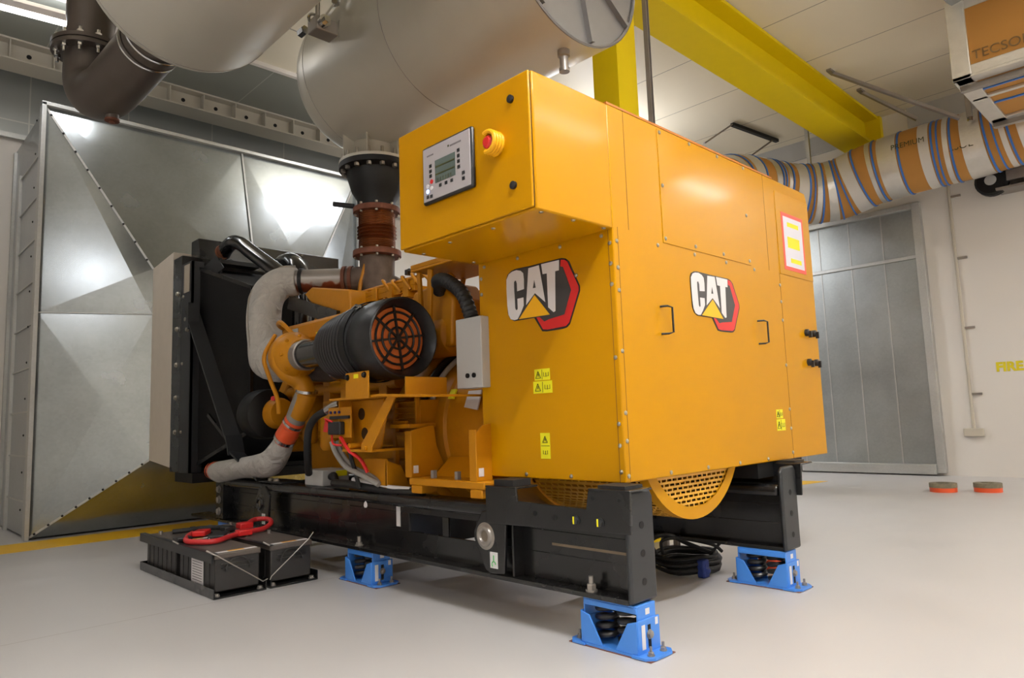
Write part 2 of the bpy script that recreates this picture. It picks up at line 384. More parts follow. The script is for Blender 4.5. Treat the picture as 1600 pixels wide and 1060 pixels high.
# tall metal door panel in the right wall
d = MB(); d.box(WX-.03, WX-.005, 1.1, 4.4, .16, 3.9); dr = struct('door_1', d, galv('door sheet', (172, 177, 176), .34, .7, 6))
ORGS[dr.name] = Vector((0, 0, 0))
for k, y in enumerate((1.55, 2.03, 2.5, 2.98, 3.45, 3.92)):
    obj('door_seam', MB().box(WX-.038, WX-.03, y, y+.015, .16, 3.9), GLVF, dr)
t = MB(); t.box(WX-.06, WX-.03, 1.1, 4.4, 3.16, 3.21); obj('door_rail', t, GLVF, dr, bev=.004)
t = MB(); t.box(WX-.12, WX-.005, .99, 1.1, .04, 3.98); t.box(WX-.12, WX-.005, 1.1, 4.5, 3.9, 3.98); t.box(WX-.09, WX-.005, 4.4, 4.5, .04, 3.98)
obj('door_frame', t, GLVF, dr, bev=.006)
t = MB(); t.box(WX-.16, WX-.005, 1.1, 4.4, .02, .16); obj('threshold', t, GLVF, dr, bev=.005)

# conduit on right wall
b = thing('conduit', 'thin cream vertical conduit ending in a small socket box on the right wall', 'conduit', (WX, .62, .55))
t = MB(); t.tube([(WX-.02, .62, .66), (WX-.02, .62, 4.2)], .022, 10); obj('pipe', t, mat('cream plastic', (196, 188, 172), .5), b)
t = MB(); t.box(WX-.07, WX-.002, .5, .74, .55, .66); obj('socket_box', t, mat('cream plastic', (0, 0, 0)), b, bev=.008)
for z in (1.12, 2.05, 3.05, 3.95):
    obj('clip', MB().box(WX-.03, WX, .48, .62, z, z+.03), STNL, b)
o = text_obj('lettering', 'FIRE W', .17, FIRE, frame_mat((0, -1, 0), (0, 0, 1), (WX-.004, .29, 1.43)), bold=.008)
tag(o, 'yellow FIRE lettering on the cream right wall', 'lettering')
# wall fan unit
b = thing('ventilation_fan', 'round black fan head with metal bracket mounted high on the right wall', 'fan', (WX-.1, .08, 4.0))
t = MB(); t.lathe([(.17, 0), (.2, .03), (.2, .12), (.15, .17)], (WX-.3, .05, 4.0), (1, .0, 0), 24); obj('fan_housing', t, BLKM, b)
t = MB(); t.lathe([(.07, -.03), (.06, .0)], (WX-.3, .05, 4.0), (1, 0, 0), 20); obj('hub', t, LGY, b)
t = MB(); t.box(WX-.3, WX-.02, -.75, -.12, 3.95, 4.1); t.box(WX-.2, WX-.02, -.5, -.3, 3.8, 4.2); obj('motor_bracket', t, STNL, b, bev=.01)
t = MB(); t.box(WX-.35, WX-.01, -.9, 0.0, 3.84, 3.87); obj('tray', t, STNL, b)

# roll boxes on the floor
for i, (x, y) in enumerate(((6.72, .52), (6.92, .12))):
    b = thing('tape_roll', ('left' if i == 0 else 'right')+' of the two orange-edged tape rolls lying on the floor by the right wall', 'tape', (x, y, 0), 'tape rolls on the floor')
    t = MB(); t.lathe([(.14, 0), (.14, .05)], (x, y, 0), (0, 0, 1), 28); obj('orange_band', t, ORG, b)
    t = MB(); t.lathe([(.142, .05), (.142, .1), (.07, .1), (.07, .06)], (x, y, 0), (0, 0, 1), 28); obj('core', t, mat('tape core', (120, 112, 92), .6, noise=.5, nscale=30), b)

# ceiling strip lamps
lamp0 = None
def ceiling_lamp(x, y, z, rot, p, lab):
    b = thing('ceiling_lamp', lab, 'lamp', (x, y, z), 'ceiling strip lamps')
    t = MB(); t.prism([(y-.05, z), (y-.075, z+.05), (y-.05, z+.1), (y+.05, z+.1), (y+.075, z+.05), (y+.05, z)], 'x', x-.75, x+.75); obj('lamp_housing', t, WHT, b)
    t = MB(); t.box(x-.72, x+.72, y-.045, y+.045, z-.02, z-.001); obj('diffuser', t, TUBE, b, bev=.008)
    t = MB(); t.cyl((x-.6, y, z+.1), (x-.6, y, CZ), .006); t.cyl((x+.6, y, z+.1), (x+.6, y, CZ), .006); obj('suspension_rod', t, STNL, b)
    l = bpy.data.lights.new('lamp_light', 'AREA'); l.shape = 'RECTANGLE'; l.size = 1.44; l.size_y = .12; l.energy = p; l.color = LAMP_COL
    lo = link(bpy.data.objects.new('lamp_light', l)); lo.location = (0, 0, -.03); lo.parent = b
    l2 = l.copy(); l2.energy = p*(3.2 if y < 0 else (.3 if x > 5 else .8)); lu = link(bpy.data.objects.new('lamp_uplight', l2)); lu.location = (0, 0, .115); lu.rotation_euler = (PI, 0, 0); lu.parent = b
    b.rotation_euler = (0, 0, rot)
LL = ['ceiling strip lamp on the camera side of the generator', 'ceiling strip lamp before the end of the enclosure', 'ceiling strip lamp in the near right part of the room', 'ceiling strip lamp seen beside the left silencer elbow',
      'ceiling strip lamp above the big metal duct', 'ceiling strip lamp behind the yellow column']
for q, s in zip(LAMPS, LL): ceiling_lamp(*q, s)
b = thing('added_fill_lamp', 'long strip lamp added on the unseen left wall to light the duct', 'lamp', (-4.95, .9, 3.95))  # added lamp out of view: duct highlight and fill on the enclosure side
t = MB(); t.box(-4.99, -4.93, .1, 1.7, 3.87, 4.03); obj('lamp_housing', t, WHT, b)
t = MB(); t.box(-4.93, -4.91, .15, 1.65, 3.9, 4.0); obj('diffuser', t, TUBE, b, bev=.008)
l = bpy.data.lights.new('lamp_light', 'AREA'); l.shape = 'RECTANGLE'; l.size = .14; l.size_y = 1.5; l.energy = 24; l.color = LAMP_COL
lo = link(bpy.data.objects.new('lamp_light', l)); lo.location = (.06, 0, 0); lo.rotation_euler = (0, -PI/2, 0); lo.parent = b

# ================================================================ RADIATOR DISCHARGE DUCT
D = thing('discharge_duct', 'large flared galvanised metal duct between the radiator and the back wall', 'duct', (.65, 6.8, 0))
A = [(-1.2, 6.35, 0.02), (2.5, 6.35, 0.02), (2.5, 6.35, 4.43), (-1.2, 6.35, 4.43)]
B = [(-.25, 5.92, .72), (1.57, 5.92, .72), (1.57, 5.92, 2.74), (-.25, 5.92, 2.74)]
def quad(a, b, c, d_, th=.004):
    a, b, c, d_ = map(Vector, (a, b, c, d_)); n = (b-a).cross(d_-a).normalized()*th
    return [a, b, c, d_, a+n, b+n, c+n, d_+n]
for nm, q in (('side_panel', (A[0], B[0], B[3], A[3])), ('top_panel', (A[3], B[3], B[2], A[2])), ('side_panel', (A[2], B[2], B[1], A[1])), ('bottom_panel', (A[1], B[1], B[0], A[0]))):
    a_, b_, c_, d_ = map(Vector, q)
    subs = [q]
    if nm != 'bottom_panel':
        if nm == 'side_panel':
            f_ = lambda P, Q, z: P.lerp(Q, (z-P.z)/(Q.z-P.z)); m1, m2 = f_(a_, d_, 2.25), f_(b_, c_, 2.05 if a_.x < 1 else 2.05)
            if a_.x > 1: m1, m2 = a_.lerp(d_, .5), b_.lerp(c_, .5); subs = [(a_, b_, m2, m1), (m1, m2, c_, d_)]; subs = [(a_, b_, c_, d_)]
            else: m2 = f_(b_, c_, 2.25); subs = [(a_, b_, m2, m1), (m1, m2, c_, d_)]
        else: m1, m2 = a_.lerp(d_, .56), b_.lerp(c_, .62); subs = [(a_, b_, m2, m1), (m1, m2, c_, d_)]
    t = MB()
    for sq in subs:
        p0, p1, p2, p3 = map(Vector, sq); n_ = (p2-p0).cross(p3-p1).normalized()
        if n_.y > 0: n_ = -n_
        den = ((p2-p0).cross(p3-p1)).dot((p1-p0).cross(p3-p1)); tt = ((p1-p0).cross(p3-p1)).dot((p2-p0).cross(p3-p1))/((p2-p0).cross(p3-p1)).length_squared
        c0 = p0.lerp(p2, tt)+n_*.022; P = [p0, p1, p2, p3]; V = [t.bm.verts.new(p) for p in P]; cv = t.bm.verts.new(c0); W = [t.bm.verts.new(p-n_*.004) for p in P]
        for i in range(4): t.bm.faces.new([V[i], V[(i+1) % 4], cv]); t.bm.faces.new([V[i], W[i], W[(i+1) % 4], V[(i+1) % 4]])
        t.bm.faces.new(W)
    obj(nm, t, GLVD, D, ang=.6)
t = MB()
for a, bb in zip(A, B): t.bar(a, bb, .03, .02)
obj('edge_angle', t, GLVF, D)
t = MB(); t.bar((-1.2, 6.335, 2.25), (-.25, 5.905, 2.25), .012, .004, (0, 1, 0)); t.bar((-1.2, 6.32, 3.9), (2.5, 6.32, 3.9), .006, .01) if False else None
t.bar((.87, 6.335, 4.42), (.878, 5.91, 2.75), .02, .012, (0, 1, 0))
obj('panel_seam', t, GLVF, D)
t = MB()
for (p, q) in ((A[3], B[3]), (A[0], B[0])):
    for k in range(9):
        c = Vector(p).lerp(Vector(q), (k+.5)/9); t.screw(c+Vector((-.01, -.015, 0)), (-.3, -1, 0), .012)
for k in range(12): t.screw((-1.27, 6.36, .3+k*.36), (-1, -.2, 0), .012); t.screw((-1.1+k*.3, 6.33, 4.47), (0, -1, 0), .012)
obj('rivet', t, BLKM, D)
t = MB(); t.box(-1.24, -1.2, 6.3, 6.42, 0, 4.46); t.box(-1.24, 2.54, 6.3, 6.42, 4.43, 4.47); t.box(2.5, 2.54, 6.3, 6.42, 0, 4.46)
obj('flange', t, GLVF, D, bev=.003)
t = MB(); t.box(-1.2, 2.5, 6.4, 7.98, 0.02, 4.43); obj('duct_box', t, GLV, D)
t = MB()
for k in range(9): t.box(-1.215, -1.2, 6.55, 7.5, .35+k*.45, .365+k*.45)
t.box(-1.23, -1.2, 7.5, 7.56, 0, 4.0); t.box(-1.23, -1.2, 7.9, 7.97, 0, 4.4); obj('stiffening_rib', t, GLVF, D)
# canvas connector
t = MB(); n = 10
t.hexa([(-.25, 5.3, .66), (1.57, 5.3, .66), (1.57, 5.93, .72), (-.25, 5.93, .72), (-.25, 5.3, 2.8), (1.57, 5.3, 2.8), (1.57, 5.93, 2.74), (-.25, 5.93, 2.74)])
tag(obj('flexible_connector', t, CANV, org=(.66, 5.6, .7)), 'cream canvas sleeve joining the black radiator to the metal duct', 'canvas sleeve')

# ================================================================ GENERATOR
G = thing('generator_set', 'large yellow diesel generator on a black steel skid', 'generator', (.66, 2.3, .21))
# --- enclosure
Z0, Z1, ZC, ZW, ZD, ZP = .71, 2.53, 1.906, 2.265, .973, .541
t = MB(); t.prism([(0, Z0), (ZW, Z0), (ZW, Z1-.06), (ZW-.03, Z1), (0, Z1)], 'y', 0, ZD)
E = obj('enclosure', t, YEL, G, bev=.006)
t = MB(); t.box(-ZP+.02, 0.002, 0.0, ZD, ZC, Z1); cab = obj('control_cabinet', t, YEL, G, bev=.008)
t = MB(); t.box(-ZP+.014, -ZP+.02, .008, ZD-.008, ZC+.012, Z1-.008); obj('door_gap_shade', t, BLKM, cab)  # black sheet standing in for the shade in the door gap
t = MB(); t.box(-ZP, -ZP+.014, .004, ZD-.002, ZC+.008, Z1-.004); obj('cabinet_door', t, YEL, cab, bev=.005)
obj('access_panel', MB().box(.42, 1.362, -.004, .001, 1.90, Z1-.012), YEL, E, bev=.002)
obj('access_panel', MB().box(1.752, ZW-.008, -.004, .001, 1.897, Z1-.075), YEL, E, bev=.002)
t = MB()
for (x0, x1, z0, z1) in ((.126, .129, 1.92, Z1), (.035, .038, Z0, 1.92), (1.742, 1.745, Z0, 1.9), (1.60, 1.602, 1.9, Z1)): t.box(x0, x1, -.0012, 0.001, z0, z1)
t.box(-.0012, .001, .028, .031, Z0, ZC)
obj('panel_joint', t, mat('joint shadow gap', (120, 78, 8), .6), E)
obj('top_rail', MB().box(.0, 1.74, .0, .05, Z1, Z1+.012), mat('orange brown edge', (176, 104, 20), .4), E)
sc = []
for z in (1.84, 1.74, 1.64, 1.29, .98, .88, .76): sc.append(((0, .022, z), (-1, 0, 0)))
for y in (.33, .64): sc.append(((0, y, .73), (-1, 0, 0)))
for z in (1.82, 1.73, 1.6, 1.28, .97, .86, .76): sc.append(((0, .95, z), (-1, 0, 0)))
for y in (.07, .34, .65, .92): sc.append(((0, y, 1.885), (-1, 0, 0)))
sc.append(((0, .24, 1.72), (-1, 0, 0)))
for z in (1.85, 1.72, 1.61, 1.32, 1.03, .9, .74): sc.append(((.025, 0, z), (0, -1, 0)))
for x in (.37, .72, 1.06, 1.4): sc += [((x, 0, .73), (0, -1, 0)), ((x, 0, 1.88), (0, -1, 0))]
for p in ((.44, 2.5), (.44, 2.21), (.44, 1.925), (.73, 1.925), (1.03, 1.925), (1.34, 1.925), (1.34, 2.21), (.73, 2.51), (1.03, 2.51), (1.34, 2.51)): sc.append(((p[0], -.004, p[1]), (0, -1, 0)))
for z in (1.82, 1.71, 1.59, 1.3, 1.02, .9, .75): sc.append(((1.735, 0, z), (0, -1, 0)))
t = MB()
for p, d_ in sc: t.screw(p, d_)
obj('screw', t, SCRW, E)
t = MB()
for p in ((-.47, .022), (-.26, .022), (-.04, .022), (-.46, .34), (-.46, .66), (-.42, .93), (-.07, .93)): t.screw((p[0], p[1], ZC), (0, 0, -1))
obj('screw', t, SCRW, cab)
for x in (.385, 1.415):
    t = MB(); t.tube([(x-.025, 0, 1.56), (x-.01, -.035, 1.56), (x+.015, -.045, 1.553), (x+.015, -.045, 1.427), (x-.01, -.035, 1.42), (x-.025, 0, 1.42)], .0055, 8)
    obj('handle', t, BLKP, E)
for z in (2.427, 2.033):
    t = MB(); t.lathe([(.018, 0), (.018, .012), (.008, .014)], (-ZP, .11, z), (-1, 0, 0), 20); obj('door_lock', t, BLKP, cab)
for x in (2.073, 2.186):
    for z in (1.528, 1.328):
        t = MB(); t.lathe([(.024, 0), (.024, .02), (.012, .026)], (x, 0, z), (0, -1, 0), 18); t.box(x-.006, x+.006, -.04, -.02, z-.035, z+.01); obj('latch_knob', t, BLKP, E)
t = MB(); t.box(1.3, 1.9, .02, .5, .62, .71); obj('under_bracket', t, BLKM, E)
# controller panel
t = MB(); t.box(-ZP-.024, -ZP, .354, .738, 2.09, 2.385); cp = obj('controller', t, BLKP, cab, bev=.015, seg=3)
t = MB(); t.box(-ZP-.0265, -ZP-.02, .366, .726, 2.102, 2.373); obj('front_plate', t, mat('panel silver', (176, 170, 172), .4), cab, bev=.008)
def pan(u0, u1, v0, v1, m, nm, th=.0015):   # u,v from 0..1 across the front plate, u to the right as seen
    y0, y1 = .726-u1*.36, .726-u0*.36; z0, z1 = 2.373-v1*.271, 2.373-v0*.271
    return obj(nm, MB().box(-ZP-.0265-th, -ZP-.026, y0, y1, z0, z1), m, cab)
pan(.27, .70, .30, .72, SCRN, 'screen')
t = MB()
for v in (.44, .58): t.box(-ZP-.029, -ZP-.028, .726-.69*.36, .726-.28*.36, 2.373-v*.271, 2.373-(v-.025)*.271)
for i in range(6):
    for j in range(4): t.box(-ZP-.029, -ZP-.028, .726-(.34+i*.055)*.36, .726-(.32+i*.055)*.36, 2.373-(.655+.02*j-.07*(j > 1)*0)*.271, 2.373-(.645+.02*j)*.271)
obj('screen_line', t, STKD, cab)
t = MB()
bt = [(.17, .36), (.17, .46), (.17, .55), (.77, .30), (.77, .40), (.77, .5), (.77, .6), (.38, .79), (.5, .79), (.62, .79), (.86, .74), (.86, .84), (.1, .92), (.18, .93)]
for u, v in bt: t.box(-ZP-.0295, -ZP-.026, .726-(u+.026)*.36, .726-(u-.026)*.36, 2.373-(v+.03)*.271, 2.373-(v-.03)*.271)
obj('button', t, BLKP, cab, bev=.001)
def disc(u, v, r, m, nm): 
    t = MB(); t.cyl((-ZP-.026, .726-u*.36, 2.373-v*.271), (-ZP-.0295, .726-u*.36, 2.373-v*.271), r, n=18); return obj(nm, t, m, cab)
disc(.19, .66, .011, RED, 'stop_button'); disc(.1, .72, .010, WHT, 'round_button'); disc(.1, .82, .010, LEDE, 'indicator_light'); disc(.19, .78, .010, WHT, 'round_button')
pan(.55, .575, .12, .155, STKD, 'emblem'); 
t = MB()
for i in range(9): t.box(-ZP-.0275, -ZP-.026, .726-(.615+i*.026)*.36, .726-(.597+i*.026)*.36, 2.373-.165*.271, 2.373-.135*.271)
for i in range(5): t.box(-ZP-.0275, -ZP-.026, .726-(.115+i*.03)*.36, .726-(.095+i*.03)*.36, 2.373-.17*.271, 2.373-.145*.271)
obj('brand_mark', t, mat('grey print', (110, 104, 106), .5), cab)
# emergency stop with guard
t = MB(); t.lathe([(.03, 0), (.03, .01), (.018, .012), (.018, .035), (.028, .04), (.03, .055), (.02, .065)], (-ZP, .215, 2.25), (-1, 0, 0), 24); obj('emergency_stop', t, RED, cab)
t = MB(); [t.arc((-ZP-dx, .212, 2.25), (-1, 0, 0), .046, .011, .5, -3.5, (0, 0, 1), 20, 8) for dx in (.008, .024, .04, .056)]
obj('stop_guard', t, mat('bright guard yellow', (240, 176, 14), .4), cab)
# CAT badge
LG = {
'outer': [(.656,1.748),(.667,1.769),(.697,1.783),(.731,1.787),(.843,1.784),(1.066,1.784),(1.095,1.777),(1.117,1.762),(1.18,1.643),(1.18,1.622),(1.105,1.485),(1.083,1.472),(1.056,1.469),(.943,1.468),(.912,1.472),(.858,1.539),(.707,1.54),(.676,1.555),(.659,1.583),(.655,1.70)],
'red': [(1.062,1.777),(1.086,1.773),(1.105,1.762),(1.171,1.643),(1.171,1.624),(1.1,1.492),(1.077,1.479),(.95,1.476),(.92,1.48),(.876,1.538),(1.03,1.58)],
'dark': [(.663,1.748),(.674,1.768),(.70,1.779),(.731,1.783),(.843,1.78),(1.056,1.778),(1.056,1.748),(1.076,1.742),(1.123,1.633),(1.071,1.531),(.963,1.521),(.932,1.514),(.9,1.538),(.709,1.546),(.68,1.56),(.665,1.586),(.661,1.70)],
'C': [(.661,1.745),(.68,1.768),(.706,1.777),(.741,1.779),(.773,1.771),(.791,1.757),(.795,1.726),(.793,1.682),(.741,1.678),(.741,1.715),(.735,1.729),(.726,1.731),(.719,1.724),(.718,1.70),(.722,1.599),(.73,1.588),(.741,1.594),(.741,1.642),(.787,1.643),(.787,1.605),(.762,1.572),(.736,1.546),(.712,1.544),(.684,1.552),(.668,1.575),(.661,1.62),(.659,1.70)],
'A': [(.832,1.774),(.91,1.776),(.945,1.601),(.873,1.652),(.805,1.605)],
'T': [(.926,1.778),(1.052,1.777),(1.048,1.731),(1.022,1.731),(1.013,1.553),(1.0,1.549),(.964,1.575),(.964,1.73),(.934,1.731)],
'tri': [(.871,1.643),(.975,1.541),(.748,1.545)], 'hole': [(.873,1.712),(.881,1.676),(.861,1.676)]}
def badge(par, conv, thick):
    def pr(key, m, nm, a, b, p2=None):
        t = MB(); P = LG[key]
        A_ = [t.bm.verts.new(conv(u, v, a)) for u, v in P]; B_ = [t.bm.verts.new(conv(u, v, b)) for u, v in P]
        t.bm.faces.new(B_)
        for i in range(len(P)): t.bm.faces.new([A_[i], A_[(i+1) % len(P)], B_[(i+1) % len(P)], B_[i]])
        return obj(nm, t, m, p2 or par)
    e = thick
    bd = pr('outer', LOGK, 'badge', 0, e)
    for key, m, nm, k in (('red', LOGR, 'badge_red_edge', 1), ('dark', LOGG, 'badge_field', 2), ('C', WHT, 'badge_letter', 3), ('A', WHT, 'badge_letter', 3), ('T', WHT, 'badge_letter', 3), ('hole', LOGG, 'badge_letter_hole', 4), ('tri', LOGY, 'badge_triangle', 4)):
        pr(key, m, nm, e*k, e*(k+1))
badge(E, lambda u, v, w: (u, -w-.0005, v), .0012)
badge(E, lambda u, v, w: (-w-.0005, .742-(u-.656)*1.0, 1.462+(v-1.468)*1.15), .0012)
# stickers
def sticker(par, u0, u1, v0, v1, face, split):
    t = MB(); k = MB()
    def bx(m, a0, a1, b0, b1, w0, w1):
        if face == 'x': m.box(-w1, -w0, a0, a1, b0, b1)
        else: m.box(a0, a1, -w1, -w0, b0, b1)
    bx(t, u0, u1, v0, v1, 0, .0012); s_ = obj('warning_sticker', t, STKY, par)
    cu, cv = (u0+u1)/2, (v0+v1)/2
    cells = [((u0+cu)/2, cv), ((cu+u1)/2, cv)] if split == 'h' else [(cu, (v0+cv)/2), (cu, (cv+v1)/2)]
    h = min(u1-u0, v1-v0)*.24 if split == 'v' else (v1-v0)*.3
    for i, (a, b) in enumerate(cells):
        if i == (0 if face == 'y' else 1) and split == 'h' or (i == 1 and split == 'v'):
            for (p, q) in (((-h, -h), (h, -h)), ((h, -h), (0, h)), ((0, h), (-h, -h))):
                P = (lambda d_: (-.002, a+d_[0], b+d_[1])) if face == 'x' else (lambda d_: (a+d_[0], -.002, b+d_[1]))
                k.bar(P(p), P(q), .003, .003)
            bx(k, a-.003, a+.003, b-h*.5, b+h*.3, .0012, .002)
        else:
            bx(k, a-h, a-.003, b-h*.6, b-h*.5, .0012, .002); bx(k, a+.003, a+h, b-h*.6, b-h*.5, .0012, .002)
            bx(k, a-h, a-h+.003, b-h*.6, b+h*.6, .0012, .002); bx(k, a+h-.003, a+h, b-h*.6, b+h*.6, .0012, .002); bx(k, a-.002, a+.002, b-h*.7, b+h*.5, .0012, .002)
    if split == 'h': bx(k, cu-.0015, cu+.0015, v0+.004, v1-.004, .0012, .002)
    else: bx(k, u0+.004, u1-.004, cv-.0015, cv+.0015, .0012, .002)
    obj('sticker_print', k, STKD, par)
sticker(E, .445, .555, 1.213, 1.272, 'x', 'h'); sticker(E, .432, .566, 1.146, 1.209, 'x', 'h')
sticker(E, .463, .53, .812, .943, 'x', 'v'); sticker(E, 1.548, 1.635, .965, 1.02, 'y', 'h'); sticker(E, 1.545, 1.66, .89, .96, 'y', 'h')
# notice sheet
t = MB(); t.box(1.82, 2.15, -.0055, -.004, 1.935, 2.325); obj('notice_sheet', t, PINK, E)
t = MB(); t.box(1.845, 2.125, -.0065, -.0055, 1.96, 2.30); obj('notice_paper', t, PAPR, E)
t = MB()
for (a, b, c_, d_) in ((1.9, 2.07, 2.235, 2.265), (1.89, 2.07, 2.09, 2.165), (1.92, 2.08, 1.99, 2.02)): t.box(a, b, -.0075, -.0065, c_, d_)
obj('notice_highlight', t, STKY, E)
# slotted alternator guard below the enclosure
cx, cz, R = .66, .97, .5
t = MB(); n = 64
for i in range(n):
    a0, a1 = 2*PI*i/n, 2*PI*(i+1)/n
    t.face([(cx+R*math.cos(a0), .1, cz+R*math.sin(a0)), (cx+R*math.cos(a1), .1, cz+R*math.sin(a1)), (cx+R*math.cos(a1), .85, cz+R*math.sin(a1)), (cx+R*math.cos(a0), .85, cz+R*math.sin(a0))])
gd = obj('alternator_guard', t, PERFS, G)
t = MB(); t.face([(cx+(R-.05)*math.cos(2*PI*i/n), .055, cz+(R-.05)*math.sin(2*PI*i/n)) for i in range(n)]); obj('guard_end_mesh', t, PERFE, gd)
t = MB(); t.lathe([(R-.06, .05), (R, .05), (R, .1), (R+.002, .1), (R+.002, .055), (R+.002, .045), (R-.06, .045)], (cx, 0, cz), (0, 1, 0), n, False); obj('guard_rim', t, YEL, gd)
t = MB(); t.lathe([(R-.02, .84), (R+.012, .84), (R+.012, .9), (R-.02, .9)], (cx, 0, cz), (0, 1, 0), n, False); obj('guard_band', t, YENG, gd)
t = MB(); t.cyl((cx, .2, cz), (cx, .8, cz), .3, n=32); obj('rotor', t, BLKM, gd)
# alternator body and flywheel housing
t = MB(); t.lathe([(.46, .86), (.5, .9), (.5, 1.5), (.515, 1.52), (.515, 1.72)], (cx, 0, cz), (0, 1, 0), 56); alt = obj('alternator', t, YENG, G)
t = MB(); t.lathe([(.5, 1.75), (.57, 1.75), (.59, 1.78), (.59, 1.86), (.56, 1.9), (.56, 2.0)], (cx, 0, cz), (0, 1, 0), 56)
fh = obj('flywheel_housing', t, YENG, G)
t = MB()
for k in range(20):
    a = 2*PI*k/20; t.bolt((cx+.555*math.cos(a), 1.75, cz+.555*math.sin(a)), (0, -1, 0), .014, .014)
obj('bolt', t, YENG, fh)
t = MB(); t.arc((cx, 1.70, cz), (0, 1, 0), .555, .024, 1.45, 3.3, (0, 0, -1), 24, 12); obj('power_cable', t, RUB, alt, label='black hose curving round the alternator')
t = MB(); t.arc((cx, 1.64, cz), (0, 1, 0), .535, .018, 1.45, 3.3, (0, 0, -1), 24, 12); obj('power_cable', t, LGY, alt, label='light grey hose curving round the alternator')
t = MB(); t.hexa([(.15, .97, .78), (.17, .97, .78), (.17, 1.15, .78), (.15, 1.15, .78), (.13, .97, 1.0), (.15, .97, 1.0), (.15, 1.15, 1.0), (.13, 1.15, 1.0)]) if False else t.hexa([(.17, 1.44, 1.16), (.175, 1.5, 1.16), (.18, 1.5, 1.16), (.18, 1.44, 1.155), (.2, 1.44, 1.22), (.205, 1.5, 1.22), (.21, 1.5, 1.22), (.21, 1.44, 1.215)])
obj('label_plate', t, STKY, alt)
# alternator foot and box plates
ft = MB(); ft.box(-.12, .3, .84, 1.52, .648, .69); ft.box(-.12, -.0, 1.4, 1.5, .6, .648); ft.box(-.12, 0, .86, .96, .6, .648); foot = obj('alternator_foot', ft, YENG, G, bev=.006)
t = MB(); t.prism([(-.11, .69), (-.11, .97), (-.02, .99), (.06, 1.0), (.08, .87), (.13, .76), (.05, .69)], 'y', 1.5, 1.515); t.box(-.115, -.105, 1.5, 1.565, .69, .968)
obj('guard_plate', t, YENG, foot, bev=.003)
t = MB(); t.prism([(-.11, .69), (-.11, .95), (-.06, .99), (.0, 1.0), (.0, .69)], 'y', .905, .92); t.box(-.115, -.105, .905, .965, .69, .968); obj('guard_plate', t, YENG, foot, bev=.003)
t = MB(); t.hexa([(.04, 1.0, .69), (.3, 1.0, .69), (.3, 1.48, .69), (.04, 1.48, .69), (.17, 1.0, .8), (.3, 1.0, .8), (.3, 1.48, .8), (.17, 1.48, .8)]); obj('gusset', t, YENG, foot)
t = MB()
for y in (1.12, 1.34): t.cyl((-.07, y, .69), (-.07, y, .735), .02, n=6)
obj('foot_bolt', t, STNL, foot)
t = MB(); t.box(-.1, -.065, 1.497, 1.5, .715, .76); t.box(-.1, -.065, .902, .905, .715, .76); obj('warning_label', t, WHT, foot)
# grey terminal box beside enclosure
t = MB(); t.box(-.06, .04, .90, 1.12, 1.2, 1.6); tb = obj('terminal_box', t, LGY, G, bev=.006)
t = MB()
for y in (.965, 1.02): t.cyl((-.06, y, 1.27), (-.068, y, 1.27), .014, n=16)
obj('cable_gland', t, BLKM, tb)
t = MB(); t.hexa([(.14, 1.18, 1.08), (.15, 1.18, 1.08), (.15, 1.3, 1.1), (.14, 1.3, 1.1), (.18, 1.18, 1.2), (.19, 1.18, 1.2), (.19, 1.3, 1.2), (.18, 1.3, 1.2)]); obj('document_pouch', t, WHT, tb)

# --- engine block
t = MB(); t.box(.28, 1.04, 1.95, 3.75, .95, 1.55); t.box(.2, .5, 2.0, 3.7, 1.35, 1.7); t.box(.82, 1.12, 2.0, 3.7, 1.35, 1.7); t.box(.33, .99, 1.95, 3.6, 1.55, 1.85)
blk = obj('engine_block', t, YENG, G, bev=.03)
t = MB(); t.box(.36, .96, 2.0, 3.65, .62, .97); t.box(.26, 1.06, 1.98, 3.7, .9, .98); obj('oil_pan', t, YENG, G, bev=.04)
for k in range(4):
    y = 2.08+k*.4
    t = MB(); t.box(.2, .46, y, y+.34, 1.7, 1.86); obj('rocker_cover', t, YENG, blk, bev=.03)
    t = MB(); t.box(.86, 1.12, y, y+.34, 1.7, 1.86); obj('rocker_cover', t, YENG, blk, bev=.03)
t = MB(); t.prism([(2.56, 1.78), (2.58, 2.03), (3.16, 2.14), (3.28, 2.10), (3.2, 2.03), (2.78, 1.82)], 'x', .12, .9) 
obj('aftercooler_housing', t, YENG, blk, bev=.012)
t = MB(); t.box(.26, .31, 1.95, 2.9, 1.98, 2.02); t.box(.26, .42, 1.95, 2.9, 1.94, 1.98); t.tube([(.3, 1.9, 2.04), (.3, 2.8, 2.04)], .018, 8)
for k in range(5): t.box(.24, .32, 2.0+k*.2, 2.06+k*.2, 1.9, 2.03)
obj('fuel_rail', t, YENG, blk, bev=.004)
t = MB()
for k in range(6):
    y = 2.02+k*.25; t.tube([(.34, y, 2.02), (.3, y+.05, 1.98), (.24, y+.06, 1.88), (.26, y+.05, 1.78)], .012, 8, smooth=4)
obj('fuel_pipe', t, YENG, blk)
t = MB()
for k in range(14):
    t.bolt((.2, 2.05+k*.12, 1.42), (-1, 0, 0), .014, .014); t.bolt((.27, 2.05+k*.12, 1.02), (-1, 0, 0), .014, .014); t.bolt((.26, 2.05+k*.12, .94), (-1, 0, 0), .012, .012)
obj('bolt', t, YENG, blk)
t = MB(); t.tube([(.16, 2.0, 1.3), (.16, 3.6, 1.3)], .045, 14); t.tube([(.2, 2.0, 1.12), (.2, 3.3, 1.12)], .03, 12)
for k in range(6): t.box(.12, .3, 2.1+k*.26, 2.2+k*.26, 1.2, 1.36)
obj('water_manifold', t, YENG, blk, bev=.006)
